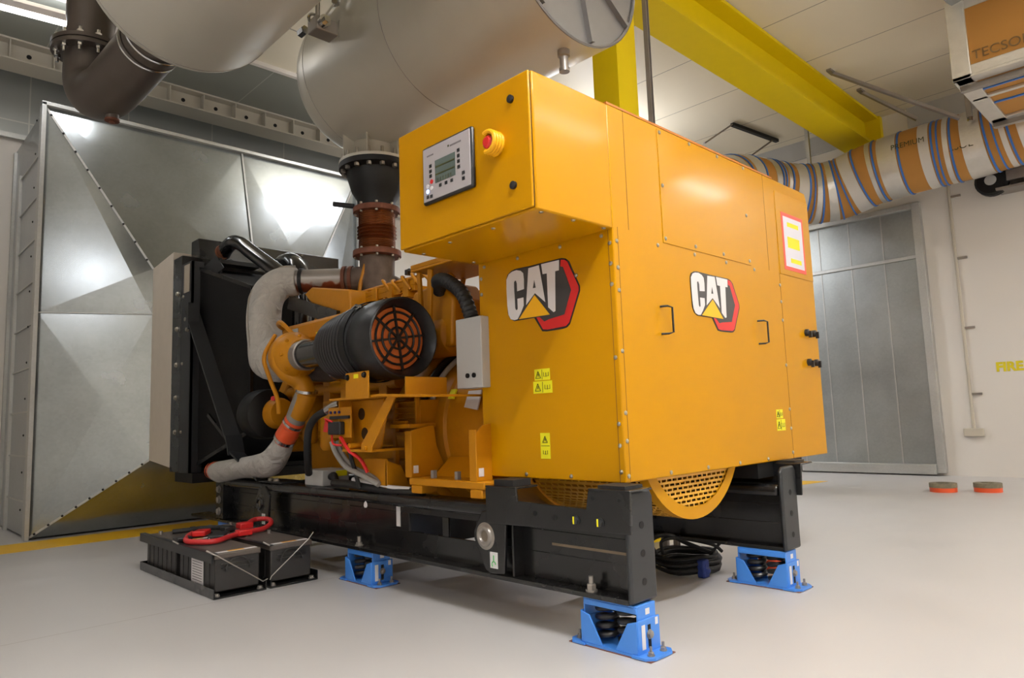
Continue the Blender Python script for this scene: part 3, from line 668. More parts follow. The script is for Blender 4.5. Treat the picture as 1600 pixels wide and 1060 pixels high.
for (y, z, r, l) in ((2.55, .95, .07, .3), (2.85, .95, .07, .3), (3.15, 1.0, .06, .25)):
    t = MB(); t.lathe([(r*.7, 0), (r, .03), (r, l), (r*.8, l+.02)], (.1, y, z-.12), (0, 0, 1), 20); t.box(.08, .3, y-.06, y+.06, z+l-.12, z+l-.05); obj('filter_canister', t, YENG, blk)
# front gear case, damper, charging alternator
t = MB(); t.prism([(.2, .8), (1.1, .8), (1.15, 1.3), (1.0, 1.75), (.35, 1.75), (.15, 1.3)], 'y', 3.7, 3.85); obj('gear_case', t, YENG, blk, bev=.02)
t = MB(); t.lathe([(.24, 3.86), (.26, 3.88), (.26, 3.98), (.2, 4.0)], (.66, 0, 1.0), (0, 1, 0), 40); obj('crank_damper', t, BLKM, blk)
t = MB(); t.lathe([(.14, 0), (.2, .03), (.21, .08), (.21, .22), (.18, .3), (.06, .34)], (.0, 3.6, 1.13), (0, 1, 0), 32); chg = obj('charging_alternator', t, BLKM, blk)
t = MB(); t.lathe([(.06, 0), (.11, .01), (.13, .08), (.13, .12)], (.04, 3.48, 1.13), (0, 1, 0), 28)
obj('alternator_end_frame', t, YENG, blk)
t = MB(); t.cyl((-.02, 3.5, 1.25), (-.06, 3.47, 1.25), .02); obj('terminal_cap', t, RED, blk)
# right hand breather housing and corrugated hose
t = MB(); t.prism([(1.45, 1.5), (1.85, 1.45), (1.95, 1.65), (1.85, 1.9), (1.55, 1.93), (1.42, 1.8)], 'x', .18, .5); obj('breather_housing', t, YENG, blk, bev=.02)
t = MB(); t.box(.3, .9, 1.85, 2.1, 1.3, 1.85); t.lathe([(.12, 0), (.14, .05), (.14, .3), (.1, .34)], (.28, 1.5, 1.58), (0, 1, 0), 24); obj('rear_gear_housing', t, YENG, blk, bev=.03)
hp = [(.17, 1.55, 1.86), (.08, 1.45, 1.9), (.03, 1.3, 1.87), (.0, 1.12, 1.76), (-.01, 1.03, 1.6)]
hd = []
for i in range(4):
    g = lambda k: Vector(hp[max(0, min(4, k))]); p0, p1, p2, p3 = g(i-1), g(i), g(i+1), g(i+2)
    for k in range(12):
        u = k/12; hd.append(.5*((2*p1)+(p2-p0)*u+(2*p0-5*p1+4*p2-p3)*u*u+(3*p1-p0-3*p2+p3)*u**3))
t = MB(); t.tube(hd+[Vector(hp[4])], [.045 if k % 2 else .038 for k in range(len(hd)+1)], 14); hz = obj('breather_hose', t, RUB, blk)
# top tray over filter
t = MB(); t.box(.02, .46, 1.14, 1.66, 1.985, 2.0); t.box(.02, .46, 1.14, 1.155, 2.0, 2.03); t.box(.02, .035, 1.14, 1.66, 2.0, 2.03)
t.bar((.06, 1.62, 1.985), (.15, 1.72, 1.7), .035, .02, (1, 0, 0)); t.bar((.06, 1.5, 1.985), (.12, 1.6, 1.6), .045, .02, (1, 0, 0)); t.bar((.42, 1.2, 1.985), (.42, 1.3, 1.6), .04, .02, (1, 0, 0)); t.bar((.42, 1.6, 1.985), (.42, 1.7, 1.7), .035, .02, (1, 0, 0))
obj('breather_tray', t, YENG, blk, bev=.004)
# wiring clutter along the top
t = MB()
for k in range(7):
    y = 1.5+k*.12; t.tube([(.25+.03*random.random(), y, 1.95), (.22, y+.06, 2.02+.04*random.random()), (.3, y+.15, 2.06), (.36, y+.3, 2.02)], .011, 8, smooth=4)
obj('wiring_harness', t, YENG, blk)
t = MB()
for (x, y, z) in ((.22, 1.7, 2.03), (.26, 1.86, 2.05), (.3, 2.06, 2.08), (.2, 1.58, 2.0)): t.box(x, x+.05, y, y+.06, z, z+.04); t.cyl((x, y, z), (x-.03, y-.04, z+.02), .014)
obj('plug_connector', t, BLKP, blk, bev=.004)

# --- air filter, intake pipe, turbo
FX, FZ = -.185, 1.53
af = MB(); prof = [(.05, 2.33), (.115, 2.325), (.135, 2.29), (.165, 2.25), (.19, 2.21)]
y = 2.20
for k in range(12):
    r_ = .19+.05*min(1, k/8)**.7; prof += [(r_+.006, y), (r_+.006, y-.024), (r_-.008, y-.028), (r_-.008, y-.038)]; y -= .041
prof += [(.243, 1.70), (.243, 1.66), (.25, 1.65), (.25, 1.52), (.245, 1.45), (.235, 1.445), (.2, 1.5), (.195, 1.56), (0, 1.56)]
af.lathe([(r_, t_) for r_, t_ in prof], (FX, 0, FZ), (0, 1, 0), 48, False); A_F = obj('air_filter', af, BLKP, G)
t = MB(); t.cyl((FX, 1.565, FZ), (FX, 1.525, FZ), .19, n=40); obj('filter_element', t, ORGF, A_F, label='orange filter element behind black grille')
t = MB()
for r_ in (.065, .115, .16): t.torus((FX, 1.515, FZ), (0, 1, 0), r_, .0075, 36, 6)
for k in range(8):
    a = 2*PI*k/8+.15; t.bar((FX, 1.515, FZ), (FX+.2*math.cos(a), 1.515, FZ+.2*math.sin(a)), .013, .012, (0, 1, 0))
t.cyl((FX, 1.52, FZ), (FX, 1.508, FZ), .018); obj('grille', t, BLKP, A_F)
for a in (2.2, -2.0):
    t = MB(); px, pz = FX+.25*math.cos(a), FZ+.25*math.sin(a); t.tube([(px, 1.68, pz), (px+.02*math.cos(a), 1.73, pz+.02*math.sin(a)), (px+.01*math.cos(a), 1.79, pz)], .008, 8); t.torus((px+.01*math.cos(a), 1.72, pz), (math.cos(a), 0, math.sin(a)), .02, .004, 14, 6)
    obj('clip', t, CHRM, A_F)
t = MB(); t.lathe([(.252, 1.72), (.258, 1.72), (.258, 1.78), (.252, 1.78)], (FX, 0, FZ), (0, 1, 0), 48, False); obj('mounting_band', t, BLKM, A_F)
t = MB(); t.tube([(FX, 2.28, FZ), (FX, 2.78, FZ)], .098, 28); ip = obj('intake_pipe', t, BLKG, G)
t = MB(); t.torus((FX, 2.33, FZ), (0, 1, 0), .1, .009); t.torus((FX, 2.66, FZ), (0, 1, 0), .105, .01); t.tube([(FX, 2.67, FZ), (FX, 2.74, FZ)], .108, 28); obj('hose_clamp', t, STNL, ip)
t = MB(); t.lathe([(.03, 0), (.035, .02), (.035, .05)], (FX-.02, 2.4, FZ+.09), (-.2, 0, 1), 14); obj('restriction_gauge', t, STKY, ip)
# turbo
TX, TZ = -.17, 1.54
t = MB(); t.lathe([(.115, 2.74), (.13, 2.78), (.165, 2.82), (.175, 2.9), (.165, 2.97), (.12, 3.0), (.1, 3.02)], (TX, 0, TZ), (0, 1, 0), 36)
t.tube([(TX+.13, 2.9, TZ+.02), (TX+.05, 2.9, TZ+.13), (TX-.08, 2.9, TZ+.1), (TX-.12, 2.9, TZ-.02), (TX-.06, 2.89, TZ-.12), (TX+.05, 2.86, TZ-.2), (TX+.07, 2.83, TZ-.32)], [.045, .05, .055, .06, .066, .072, .074], 16, smooth=6)
for k in range(8):
    a = 2*PI*k/8; t.bolt((TX+.145*math.cos(a), 2.80, TZ+.145*math.sin(a)), (0, -1, 0), .012, .012)
tb_ = obj('turbocharger', t, YENG, G)
t = MB(); t.lathe([(.11, 3.0), (.15, 3.05), (.18, 3.14), (.13, 3.26)], (TX, 0, TZ), (0, 1, 0), 32); obj('turbine_housing', t, INSU, tb_, label='turbine housing wrapped in grey insulation')
t = MB(); t.tube([(TX-.08, 3.03, TZ+.17), (TX-.18, 3.0, TZ), (TX-.14, 3.0, TZ-.15), (TX-.07, 3.02, TZ-.3), (TX-.04, 3.05, TZ-.42)], .016, 10, smooth=6); t.tube([(TX+.05, 3.0, TZ+.18), (TX, 3.1, TZ+.28), (TX+.1, 3.3, TZ+.27), (.2, 3.3, 1.7)], .018, 10, smooth=6)
obj('oil_line', t, YENG, tb_)
t = MB(); t.box(-.05, .35, 2.45, 3.35, 1.66, 1.82); obj('compressor_bridge', t, YENG, tb_, bev=.03)
t = MB(); t.box(-.055, -.05, 3.05, 3.2, 1.7, 1.78); obj('rating_plate', t, CHRM, tb_)
# charge air pipe down to the radiator
t = MB(); t.tube([(-.1, 2.82, 1.26), (-.105, 2.86, 1.18), (-.11, 2.93, 1.1)], .072, 18, smooth=4); cp_ = obj('charge_air_pipe', t, YENG, G)
t = MB(); t.tube([(-.1, 2.83, 1.27), (-.11, 2.9, 1.17), (-.115, 2.98, 1.06)], .074, 18, smooth=4); obj('steel_pipe', t, mat('grey cast pipe', (150, 147, 142), .5, metal=.3, noise=.1), cp_)
t = MB(); t.tube([(-.1, 2.82, 1.285), (-.1, 2.825, 1.265)], .082, 18); obj('v_band', t, CHRM, cp_)
t = MB(); t.tube([(-.115, 2.97, 1.07), (-.12, 3.01, 1.03), (-.122, 3.03, 1.02), (-.125, 3.07, .97), (-.127, 3.09, .955), (-.13, 3.13, .9)], [.076, .083, .072, .083, .083, .076], 18); obj('silicone_hose', t, ORG, cp_)
t = MB(); t.tube([(-.115, 2.985, 1.055), (-.117, 3.0, 1.04)], .087, 18); t.tube([(-.128, 3.1, .94), (-.13, 3.12, .92)], .087, 18); obj('hose_clamp', t, CHRM, cp_)
pp = [(-.13, 3.12, .91), (-.135, 3.2, .83), (-.14, 3.34, .74), (-.14, 3.55, .71), (-.14, 3.85, .69), (-.14, 4.1, .665), (-.13, 4.35, .64), (-.1, 4.55, .64)]
t = MB(); t.tube(pp, [.074, .09, .105, .095, .085, .09, .095, .07], 20, smooth=6); obj('insulation_sleeve', t, INSU, cp_)
t = MB(); t.tube([(-.1, 4.5, .64), (-.09, 4.62, .64)], .08, 18); obj('end_hose', t, ORG, cp_)
t = MB(); t.tube([(-.09, 4.56, .64), (-.088, 4.59, .64)], .087, 18); obj('end_clamp', t, CHRM, cp_)

# exhaust: insulated elbow, header pipe and tee
ip_ = [(.17, 3.5, 2.25), (.06, 3.6, 2.23), (-.03, 3.64, 2.12), (-.08, 3.6, 1.93), (-.11, 3.5, 1.7), (-.14, 3.38, 1.56), (-.16, 3.22, 1.53)]
t = MB(); t.tube(ip_, [.12, .135, .14, .14, .14, .15, .15], 24, smooth=8); ex = obj('exhaust_manifold_pipe', t, INSU, G, label='exhaust pipe wrapped in a grey quilted insulation jacket')
t = MB(); t.tube([(x-(.03 if i < 2 else .13), y-(.0 if i > 1 else .02), z+(.12 if i < 2 else .03)) for i, (x, y, z) in enumerate(ip_)], .012, 6, smooth=8); obj('jacket_seam', t, mat('seam cloth', (150, 144, 134), .9), ex)
t = MB(); t.tube([(.19, 3.48, 2.25), (.21, 3.46, 2.25)], .112, 24); obj('band_clamp', t, BLKM, ex)
t = MB(); t.tube([(.16, 3.51, 2.25), (.4, 3.27, 2.25), (.52, 3.15, 2.24)], .098, 24); obj('bare_pipe', t, rust_pipe(), ex, label='bare steel exhaust pipe with rusty underside')
t = MB(); t.tube([(.45, 3.22, 2.245), (.47, 3.2, 2.245)], .12, 24); t.tube([(.49, 3.18, 2.245), (.51, 3.16, 2.245)], .12, 24); obj('rust_flange', t, RUST, ex)
t = MB(); t.tube([(.66, 3.02, 2.43), (.66, 3.02, 2.1)], [.15, .14], 28); t.tube([(.48, 3.2, 2.24), (.62, 3.05, 2.25)], .112, 24); t.tube([(.84, 2.85, 2.1), (.7, 3.0, 2.2)], .11, 20); t.lathe([(.14, 0), (.13, -.08), (.1, -.14)], (.66, 3.02, 2.1), (0, 0, 1), 24)
obj('tee_casting', t, CSTG, ex); t = MB(); t.tube([(.53, 3.0, 2.36), (.5, 3.03, 2.2), (.45, 3.0, 2.0)], .016, 8); obj('brace', t, YENG, ex)
t = MB(); t.tube([(.0, 2.5, 1.42), (.05, 2.75, 1.4), (.0, 2.95, 1.42)], .06, 14, smooth=4); obj('oil_return_pipe', t, DKST, ex)
t = MB(); t.torus((.02, 2.6, 1.42), (0, 1, 0), .065, .008); obj('oil_clamp', t, CHRM, ex)

# --- filter support bracket, switch panel
t = MB(); t.prism([(1.065, 1.155), (1.475, 1.176), (2.05, 1.172), (2.05, 1.185), (1.475, 1.19), (1.065, 1.168)], 'x', -.35, .1); sb = obj('support_bracket', t, YENG, G)
t = MB(); t.box(-.37, -.36, 1.562, 1.818, 1.17, 1.333); obj('upright_plate', t, YENG, sb, bev=.003)
t = MB(); t.box(-.34, -.05, 1.225, 1.235, 1.17, 1.275); obj('upright_plate', t, YENG, sb)
t = MB(); t.bolt((-.37, 1.79, 1.305), (-1, 0, 0), .015, .015); t.bolt((-.37, 1.60, 1.31), (-1, 0, 0), .015, .015); obj('bolt', t, BLKM, sb)
t = MB(); t.box(-.372, -.37, 1.67, 1.72, 1.295, 1.32); obj('warning_label', t, STKY, sb)
t = MB()
P = [(2.04, 1.17), (1.66, 1.17), (1.638, 1.045), (1.70, .86), (1.90, .86), (1.996, .875)]
t.prism(P, 'x', -.2, -.19); sp = obj('side_plate', t, YENG, sb, bev=.003)
t = MB(); t.box(-.29, -.2, 2.03, 2.04, .9, 1.17); t.box(-.3, .1, 1.66, 1.98, .85, .865); t.cyl((-.3, 1.9, .885), (-.2, 1.9, .885), .018); obj('web_plate', t, YENG, sb)
t = MB()
for y, z in ((1.909, 1.083), (1.874, .959)): t.cyl((-.2005, y, z), (-.2025, y, z), .038, n=24)
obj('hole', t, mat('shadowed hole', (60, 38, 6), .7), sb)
t = MB(); t.prism([(1.375, 1.17), (1.455, 1.178), (1.745, .895), (1.745, .85), (1.63, .85), (1.628, .88)], 'x', -.31, -.30); obj('diagonal_strut', t, YENG, sb, bev=.002)
t = MB(); t.bolt((-.31, 1.69, .872), (-1, 0, 0), .016, .012); obj('strut_bolt', t, YENG, sb)
t = MB(); t.box(-.285, -.275, 1.90, 2.18, .936, 1.131); pn = obj('switch_panel', t, YENG, G, bev=.003)
t = MB(); t.box(-.325, -.285, 1.97, 2.12, .957, 1.04); obj('relay_box', t, BLKP, pn, bev=.008)
t = MB(); t.box(-.3, -.285, 1.91, 2.14, 1.057, 1.076); obj('terminal_strip', t, BLKP, pn)
t = MB()
for y in (2.034, 2.088, 2.141): t.cyl((-.285, y, 1.1), (-.295, y, 1.1), .009)
obj('breaker_button', t, mat('dark blue cap', (40, 40, 110), .4), pn)
t = MB(); t.hexa([(-.31, 2.156, .973), (-.305, 2.156, .973), (-.305, 2.206, .978), (-.31, 2.206, .978), (-.31, 2.118, 1.05), (-.305, 2.118, 1.05), (-.305, 2.172, 1.06), (-.31, 2.172, 1.06)]); obj('lockout_tag', t, RED, pn)
t = MB(); t.tube([(-.3, 2.14, 1.03), (-.36, 2.09, 1.06), (-.34, 2.03, 1.04)], .006, 6, smooth=4); t.tube([(-.31, 2.09, .955), (-.33, 2.04, .9), (-.3, 1.98, .89)], .007, 6, smooth=4); t.tube([(-.3, 2.0, .94), (-.3, 1.9, .86), (-.25, 1.85, .8), (-.2, 1.85, .72)], .012, 8, smooth=6); obj('control_wire', t, RED, pn)
# yellow shelf boxes between bracket and alternator
t = MB(); t.box(.03, .2, 1.6, 1.85, .9, 1.16); t.box(-.1, .1, 1.53, 1.74, .985, 1.01); t.box(-.08, -.06, 1.6, 1.74, 1.01, 1.03)
for k in range(4): t.box(.0, .03, 1.62, 1.83, 1.04+k*.035, 1.046+k*.035)
t.box(.0, .03, 1.83, 1.86, .66, 1.18); t.box(.0, .03, 1.6, 1.62, .86, 1.18); t.prism([(1.6, .96), (1.83, .96), (1.8, .86), (1.7, .86)], 'x', .0, .02); obj('ribbed_cover', t, YENG, fh, bev=.004)
t = MB(); t.prism([(-.13, .61), (-.13, .79), (-.02, .75), (.05, .61)], 'y', 1.74, 1.76); t.box(-.13, -.12, 1.74, 2.0, .61, .8); t.box(.05, .4, 1.76, 2.1, .6, .78); obj('engine_mount', t, YENG, G, bev=.008)
# starter area
t = MB(); t.lathe([(.05, 0), (.08, .02), (.08, .28), (.05, .34)], (.12, 1.8, .95), (0, 1, 0), 20); t.lathe([(.04, 0), (.045, .2)], (.06, 1.82, 1.07), (0, 1, 0), 16); obj('starter_motor', t, YENG, fh)

# hoses near the panel
t = MB(); t.tube([(-.25, 2.2, 1.13), (-.25, 2.28, 1.11), (-.25, 2.4, 1.08), (-.25, 2.5, 1.01), (-.24, 2.55, .9), (-.2, 2.62, .76), (-.15, 2.7, .68)], .026, 12, smooth=8); hs = obj('drain_hose', t, RUB, G)
t = MB(); t.tube([(-.24, 2.1, 1.155), (-.25, 2.16, 1.145), (-.25, 2.25, 1.12)], .032, 14); obj('hose_fitting', t, CHRM, hs)
clr = mat('clear braided hose', (156, 152, 146), .35, noise=.2, nscale=30)
for dx in (0, .04):
    t = MB(); t.tube([(-.22+dx, 2.25, .91), (-.21+dx, 2.21, .83), (-.2+dx, 2.1, .745), (-.18+dx, 1.92, .69), (-.15+dx, 1.8, .64)], .018, 10, smooth=8); obj('braided_hose', t, clr, G)
t = MB(); t.tube([(-.11, 2.42, .62), (-.13, 2.2, .625), (-.12, 1.9, .61), (-.1, 1.65, .6), (-.07, 1.45, .6)], .026, 10, smooth=6); t.tube([(-.08, 2.44, .61), (-.1, 2.2, .62), (-.09, 1.9, .62), (-.05, 1.6, .6)], .02, 10, smooth=6)
obj('cable_bundle', t, RUB, G)
t = MB(); t.tube([(-.22, 2.06, .93), (-.2, 2.04, .8), (-.18, 2.02, .7), (-.16, 2.01, .61)], .014, 8); obj('control_cable', t, RUB, G)
t = MB(); t.tube([(-.12, 2.15, .655), (-.12, 1.9, .645)], .016, 8); t.tube([(-.12, 1.86, .63), (-.12, 1.7, .625), (-.09, 1.55, .62)], .012, 8); obj('white_conduit', t, WHT, G)
# junction box on rail
t = MB(); t.box(-.1, .12, 2.6, 2.86, .585, .7); jb = obj('junction_box', t, LGY, G, bev=.008)
t = MB(); t.box(.01, .1, 2.597, 2.6, .65, .69); obj('box_label', t, STKY, jb)
t = MB(); t.tube([(-.03, 2.6, .65), (-.04, 2.54, .66), (-.05, 2.5, .62)], .026, 12, smooth=4); obj('gland', t, RUB, jb)

# --- radiator
RX0, RX1, RY0, RY1, RZ0, RZ1 = -.25, 1.57, 4.8, 5.3, .56, 2.72
t = MB(); t.box(RX0, RX1, 5.05, RY1, .62, RZ1); rad = obj('radiator', t, BLK, G, bev=.006)
t = MB(); t.box(-.08, 1.5, 5.1, 5.3, RZ1, 2.93); obj('top_tank', t, BLK, rad, bev=.008)
t = MB(); t.box(RX0, RX0+.03, RY0, 5.05, .62, 2.62); t.box(RX0, RX0+.12, RY0, RY0+.015, .62, 2.62); t.box(RX1-.03, RX1, RY0, 5.05, .62, 2.62); t.box(RX1-.12, RX1, RY0, RY0+.015, .62, 2.62)
obj('side_frame', t, CHAR, rad, bev=.003)
t = MB(); t.box(RX0+.03, RX1-.03, 4.9, 5.05, .56, 2.62); t.box(RX0+.02, RX1-.02, 4.75, 5.2, .53, .62); obj('fan_shroud', t, BLKM, rad)
t = MB()
for z in (1.0, 1.33, 1.65, 2.0, 2.35): t.bolt((RX0-.0, 5.16, z), (-1, 0, 0), .02, .015)
for z in (1.0, 1.65, 2.3): t.bolt((RX0-.0, 5.0, z), (-1, 0, 0), .012, .01)
obj('bolt', t, SCRW, rad)
F0 = [(-.2, 4.88, .66), (1.52, 4.88, .66), (1.52, 4.88, 2.58), (-.2, 4.88, 2.58)]; F1 = [(.08, 4.2, 1.0), (1.24, 4.2, 1.0), (1.24, 4.2, 2.3), (.08, 4.2, 2.3)]
t = MB(); t.hexa([F0[0], F0[1], F1[1], F1[0], F0[3], F0[2], F1[2], F1[3]]); obj('fan_guard', t, PMESH, rad, ang=1)
t = MB()
for k in range(4): t.bar(F0[k], F1[k], .035, .012, (1, 0, 0)); t.bar(F1[k], F1[(k+1) % 4], .03, .012, (0, 1, 0))
obj('guard_frame', t, BLK, rad)
t = MB(); t.bar((.1, 3.5, 2.06), (.1, 2.72, 1.83), .03, .11); t.bar((-.15, 4.6, 1.15), (-.02, 4.1, .72), .02, .03); obj('guard_brace', t, BLK, rad)
t = MB(); t.box(RX0-.004, RX0, 4.84, 4.98, 2.33, 2.6); obj('label_sheet', t, mat('old paper label', (176, 166, 150), .6), rad)
t = MB(); t.box(.0, .4, 4.75, 4.95, 2.62, 2.66); t.box(-.02, .0, 4.7, 4.95, 2.45, 2.66); t.bar((-.02, 4.7, 2.62), (-.15, 4.9, 2.45), .01, .15); obj('top_bracket', t, CHAR, rad)
t = MB(); t.tube([(.02, 4.78, 2.72), (.02, 4.7, 2.75)], .055, 16); t.torus((.02, 4.75, 2.73), (0, 1, 0), .06, .012); obj('pipe_flange', t, RUST, rad)
t = MB(); t.tube([(.05, 4.8, 2.73), (.03, 4.66, 2.76), (.03, 4.52, 2.78), (.05, 4.38, 2.74), (.07, 4.2, 2.63), (.12, 3.85, 2.42), (.2, 3.55, 2.22)], .068, 18, smooth=8); obj('coolant_pipe', t, BLKG, rad)
t = MB(); t.tube([(.55, 4.7, 2.62), (.5, 4.4, 2.62), (.48, 4.2, 2.58), (.47, 4.05, 2.45), (.47, 4.0, 2.2), (.47, 4.0, 1.9)], .09, 18, smooth=8); obj('coolant_pipe', t, BLKG, rad)
t = MB(); t.tube([(.1, 4.0, 1.95), (.4, 3.9, 1.75)], .07, 14); obj('coolant_elbow', t, BLKG, rad)
# diagonal stay
t = MB(); t.bar((-.24, 4.82, 2.15), (-.17, 3.98, .92), .13, .02, (0, 1, .3)); t.box(-.3, -.2, 4.72, 4.86, 1.95, 2.2); st = obj('radiator_stay', t, CHAR, G, label='dark grey flat stay bracing the radiator to the skid')
t = MB(); t.bar((-.17, 3.985, .96), (-.165, 3.93, .80), .14, .02, (0, 1, 0)); t.bar((-.165, 3.94, .82), (-.12, 3.50, .6), .13, .015, (0, .5, 1)); t.box(-.14, .05, 3.15, 3.55, .585, .597); obj('stay_foot', t, CHAR, st)
t = MB(); t.bolt((-.1, 3.42, .595), (0, 0, 1), .02, .02); t.bolt((-.1, 3.32, .595), (0, 0, 1), .02, .02); t.bolt((-.285, 4.8, 2.05), (-1, 0, 0), .02, .02); t.bolt((-.285, 4.76, 1.95), (-1, 0, 0), .02, .02); obj('bolt', t, SCRW, st)

# --- skid rails
YE = 4.42
def rail(x0, x1, xw, sgn, nm='skid_rail'):
    t = MB(); t.box(x0, x1, -.09, 5.0, .21, .232)
    zl, zh = .36, .47
    for (a, b_) in ((-.09, .985), (1.23, 1.285), (1.61, YE)): t.box(xw, xw+.014, a, b_, zl, zh)
    t.box(xw, xw+.014, -.09, YE, .232, zl); t.box(xw, xw+.014, -.09, YE, zh, .55)
    r_ = obj(nm, t, BLK, G, bev=.002)
    t = MB(); t.tube([((x0+x1)/2, .8, .555), ((x0+x1)/2, YE, .555)], .03, 12) if False else t.box(x0, x1, -.08, YE, .515, .585)
    obj('top_flange', t, BLK, r_, bev=.028, seg=4)
    return r_
rl = rail(-.145, .02, -.06, 1)
rr = rail(1.335, 1.495, 1.40, 1)
for r_, a, b_ in ((rl, -.15, .04), (rr, 1.31, 1.5)):
    t = MB(); t.prism([(a, .215), (b_, .215), (b_, .66), (b_-.02, .69), (a+.03, .69), (a, .66)], 'y', -.115, -.09); obj('end_plate', t, CHAR, r_, bev=.012, seg=3)
    t = MB()
    for z in (.30, .42, .54): t.cyl(((a+b_)/2, -.1155, z), ((a+b_)/2, -.1165, z), .016, n=20)
    obj('bolt_hole', t, DARK, r_)
# cradle plate over the near rail
for xx, r_ in ((-.172, rl), (1.50, rr)):
    t = MB(); t.prism([(.777, .49), (.777, .672), (.55, .685), (.545, .615), (.10, .607), (.085, .69), (-.15, .70), (-.142, .514)], 'x', xx, xx+.014)
    t.box(min(xx, xx+.1), xx+.16, .55, .777, .672, .682); t.box(xx, xx+.16, -.15, .085, .69, .70); obj('cradle_plate', t, BLK, r_, bev=.004)
    t = MB(); t.box(xx+.03, xx+.16, .6, .74, .682, .712); t.box(xx+.03, xx+.16, -.1, .05, .7, .712); obj('rubber_pad', t, RUB, r_)
t = MB()
for y, z in ((.42, .565), (.29, .555)): t.cyl((-.172, y, z), (-.174, y, z), .012, n=16)
for y in (.06, -.09): t.cyl((-.172, y, .655), (-.174, y, .655), .008, n=14)
obj('bolt_hole', t, DARK, rl)
t = MB()
for y in (.16, .02): t.bolt((-.172, y, .553), (-1, 0, 0), .017, .012)
obj('cradle_bolt', t, CHAR, rl)
t = MB()
for y in (.165, .025): t.box(-.187, -.185, y-.004, y+.004, .537, .57)
obj('paint_mark', t, STKY, rl)
# rail window recesses, stiffeners
t = MB()
t.box(-.14, .02, 4.40, YE, .232, .545); obj('web_stiffener', t, BLK, rl)
t = MB(); t.box(-.13, -.06, .62, .632, .232, .5); obj('web_stiffener', t, BLK, rl)
t = MB()
for z in (.49, .40, .30): t.bolt((-.145, 4.33, z), (-1, 0, 0), .028, .02)
obj('joint_bolt', t, STNL, rl)
obj('joint_plate', MB().box(-.145, -.06, 4.25, 4.40, .24, .54), BLK, rl)
# lifting eyes
for yc in (.77, 3.45):
    s = 1 if yc < 1 else 1.15
    P = [(yc-.10, .245), (yc, .235), (yc+.04, .25), (yc+.125, .40), (yc+.125, .44), (yc+.06, .545), (yc-.05, .56), (yc-.12, .49)]
    t = MB(); t.prism(P, 'x', -.155, -.135); le = obj('lifting_plate', t, BLK, rl, bev=.005)
    t = MB(); t.lathe([(.03, -.16), (.055, -.16), (.07, -.155), (.07, -.14)], (0, yc+.035, .42), (1, 0, 0), 32, False); t.torus((-.158, yc+.035, .42), (1, 0, 0), .042, .014, 28, 8); obj('eye_ring', t, STNL if yc < 1 else BLK, rl)
    t = MB(); t.cyl((-.156, yc+.035, .42), (-.157, yc+.035, .42), .034, n=28); obj('eye_hole', t, mat('dull floor seen in hole', (120, 110, 96), .6), rl)
    t = MB(); t.box(-.158, -.155, yc-.055, yc+.0, .265, .345); obj('hook_label', t, WHT, rl)
    t = MB(); t.arc((-.1585, yc-.028, .285), (1, 0, 0), .014, .003, -2.5, 1.6, (0, 0, 1), 12, 6); t.bar((-.1585, yc-.028, .30), (-.1585, yc-.028, .33), .006, .003, (1, 0, 0)); obj('hook_symbol', t, mat('green print', (70, 170, 90), .5), rl)
t = MB(); t.box(-.064, -.0605, 1.70, 1.74, .38, .50); obj('rail_label', t, WHT, rl)
t = MB(); t.prism([(1.96, .53), (1.975, .515), (1.98, .5), (1.97, .488), (1.95, .488), (1.94, .5), (1.945, .515)], 'x', -.149, -.145); obj('drop_mark', t, WHT, rl)
t = MB(); t.box(-.0615, -.06, -.03, .42, .40, .412); obj('weld_scuff', t, mat('scuffed primer', (120, 104, 84), .7), rl)
t = MB(); t.bolt((-.11, .14, .232), (0, 0, 1), .022, .03); t.cyl((-.11, .14, .26), (-.11, .14, .30), .012); t.cyl((-.11, 2.1, .232), (-.11, 2.1, .29), .013); t.bolt((-.11, 2.1, .232), (0, 0, 1), .022, .02); obj('levelling_bolt', t, STNL, rl)
# cross members
for y in (.0, 1.75, 2.4, 3.0, 3.7, 4.3):
    t = MB(); t.box(.02, 1.335, y, y+.09, .22, .5) if y > .1 else t.box(.02, 1.335, .9, .98, .3, .5)
    obj('cross_member', t, BLK, G)

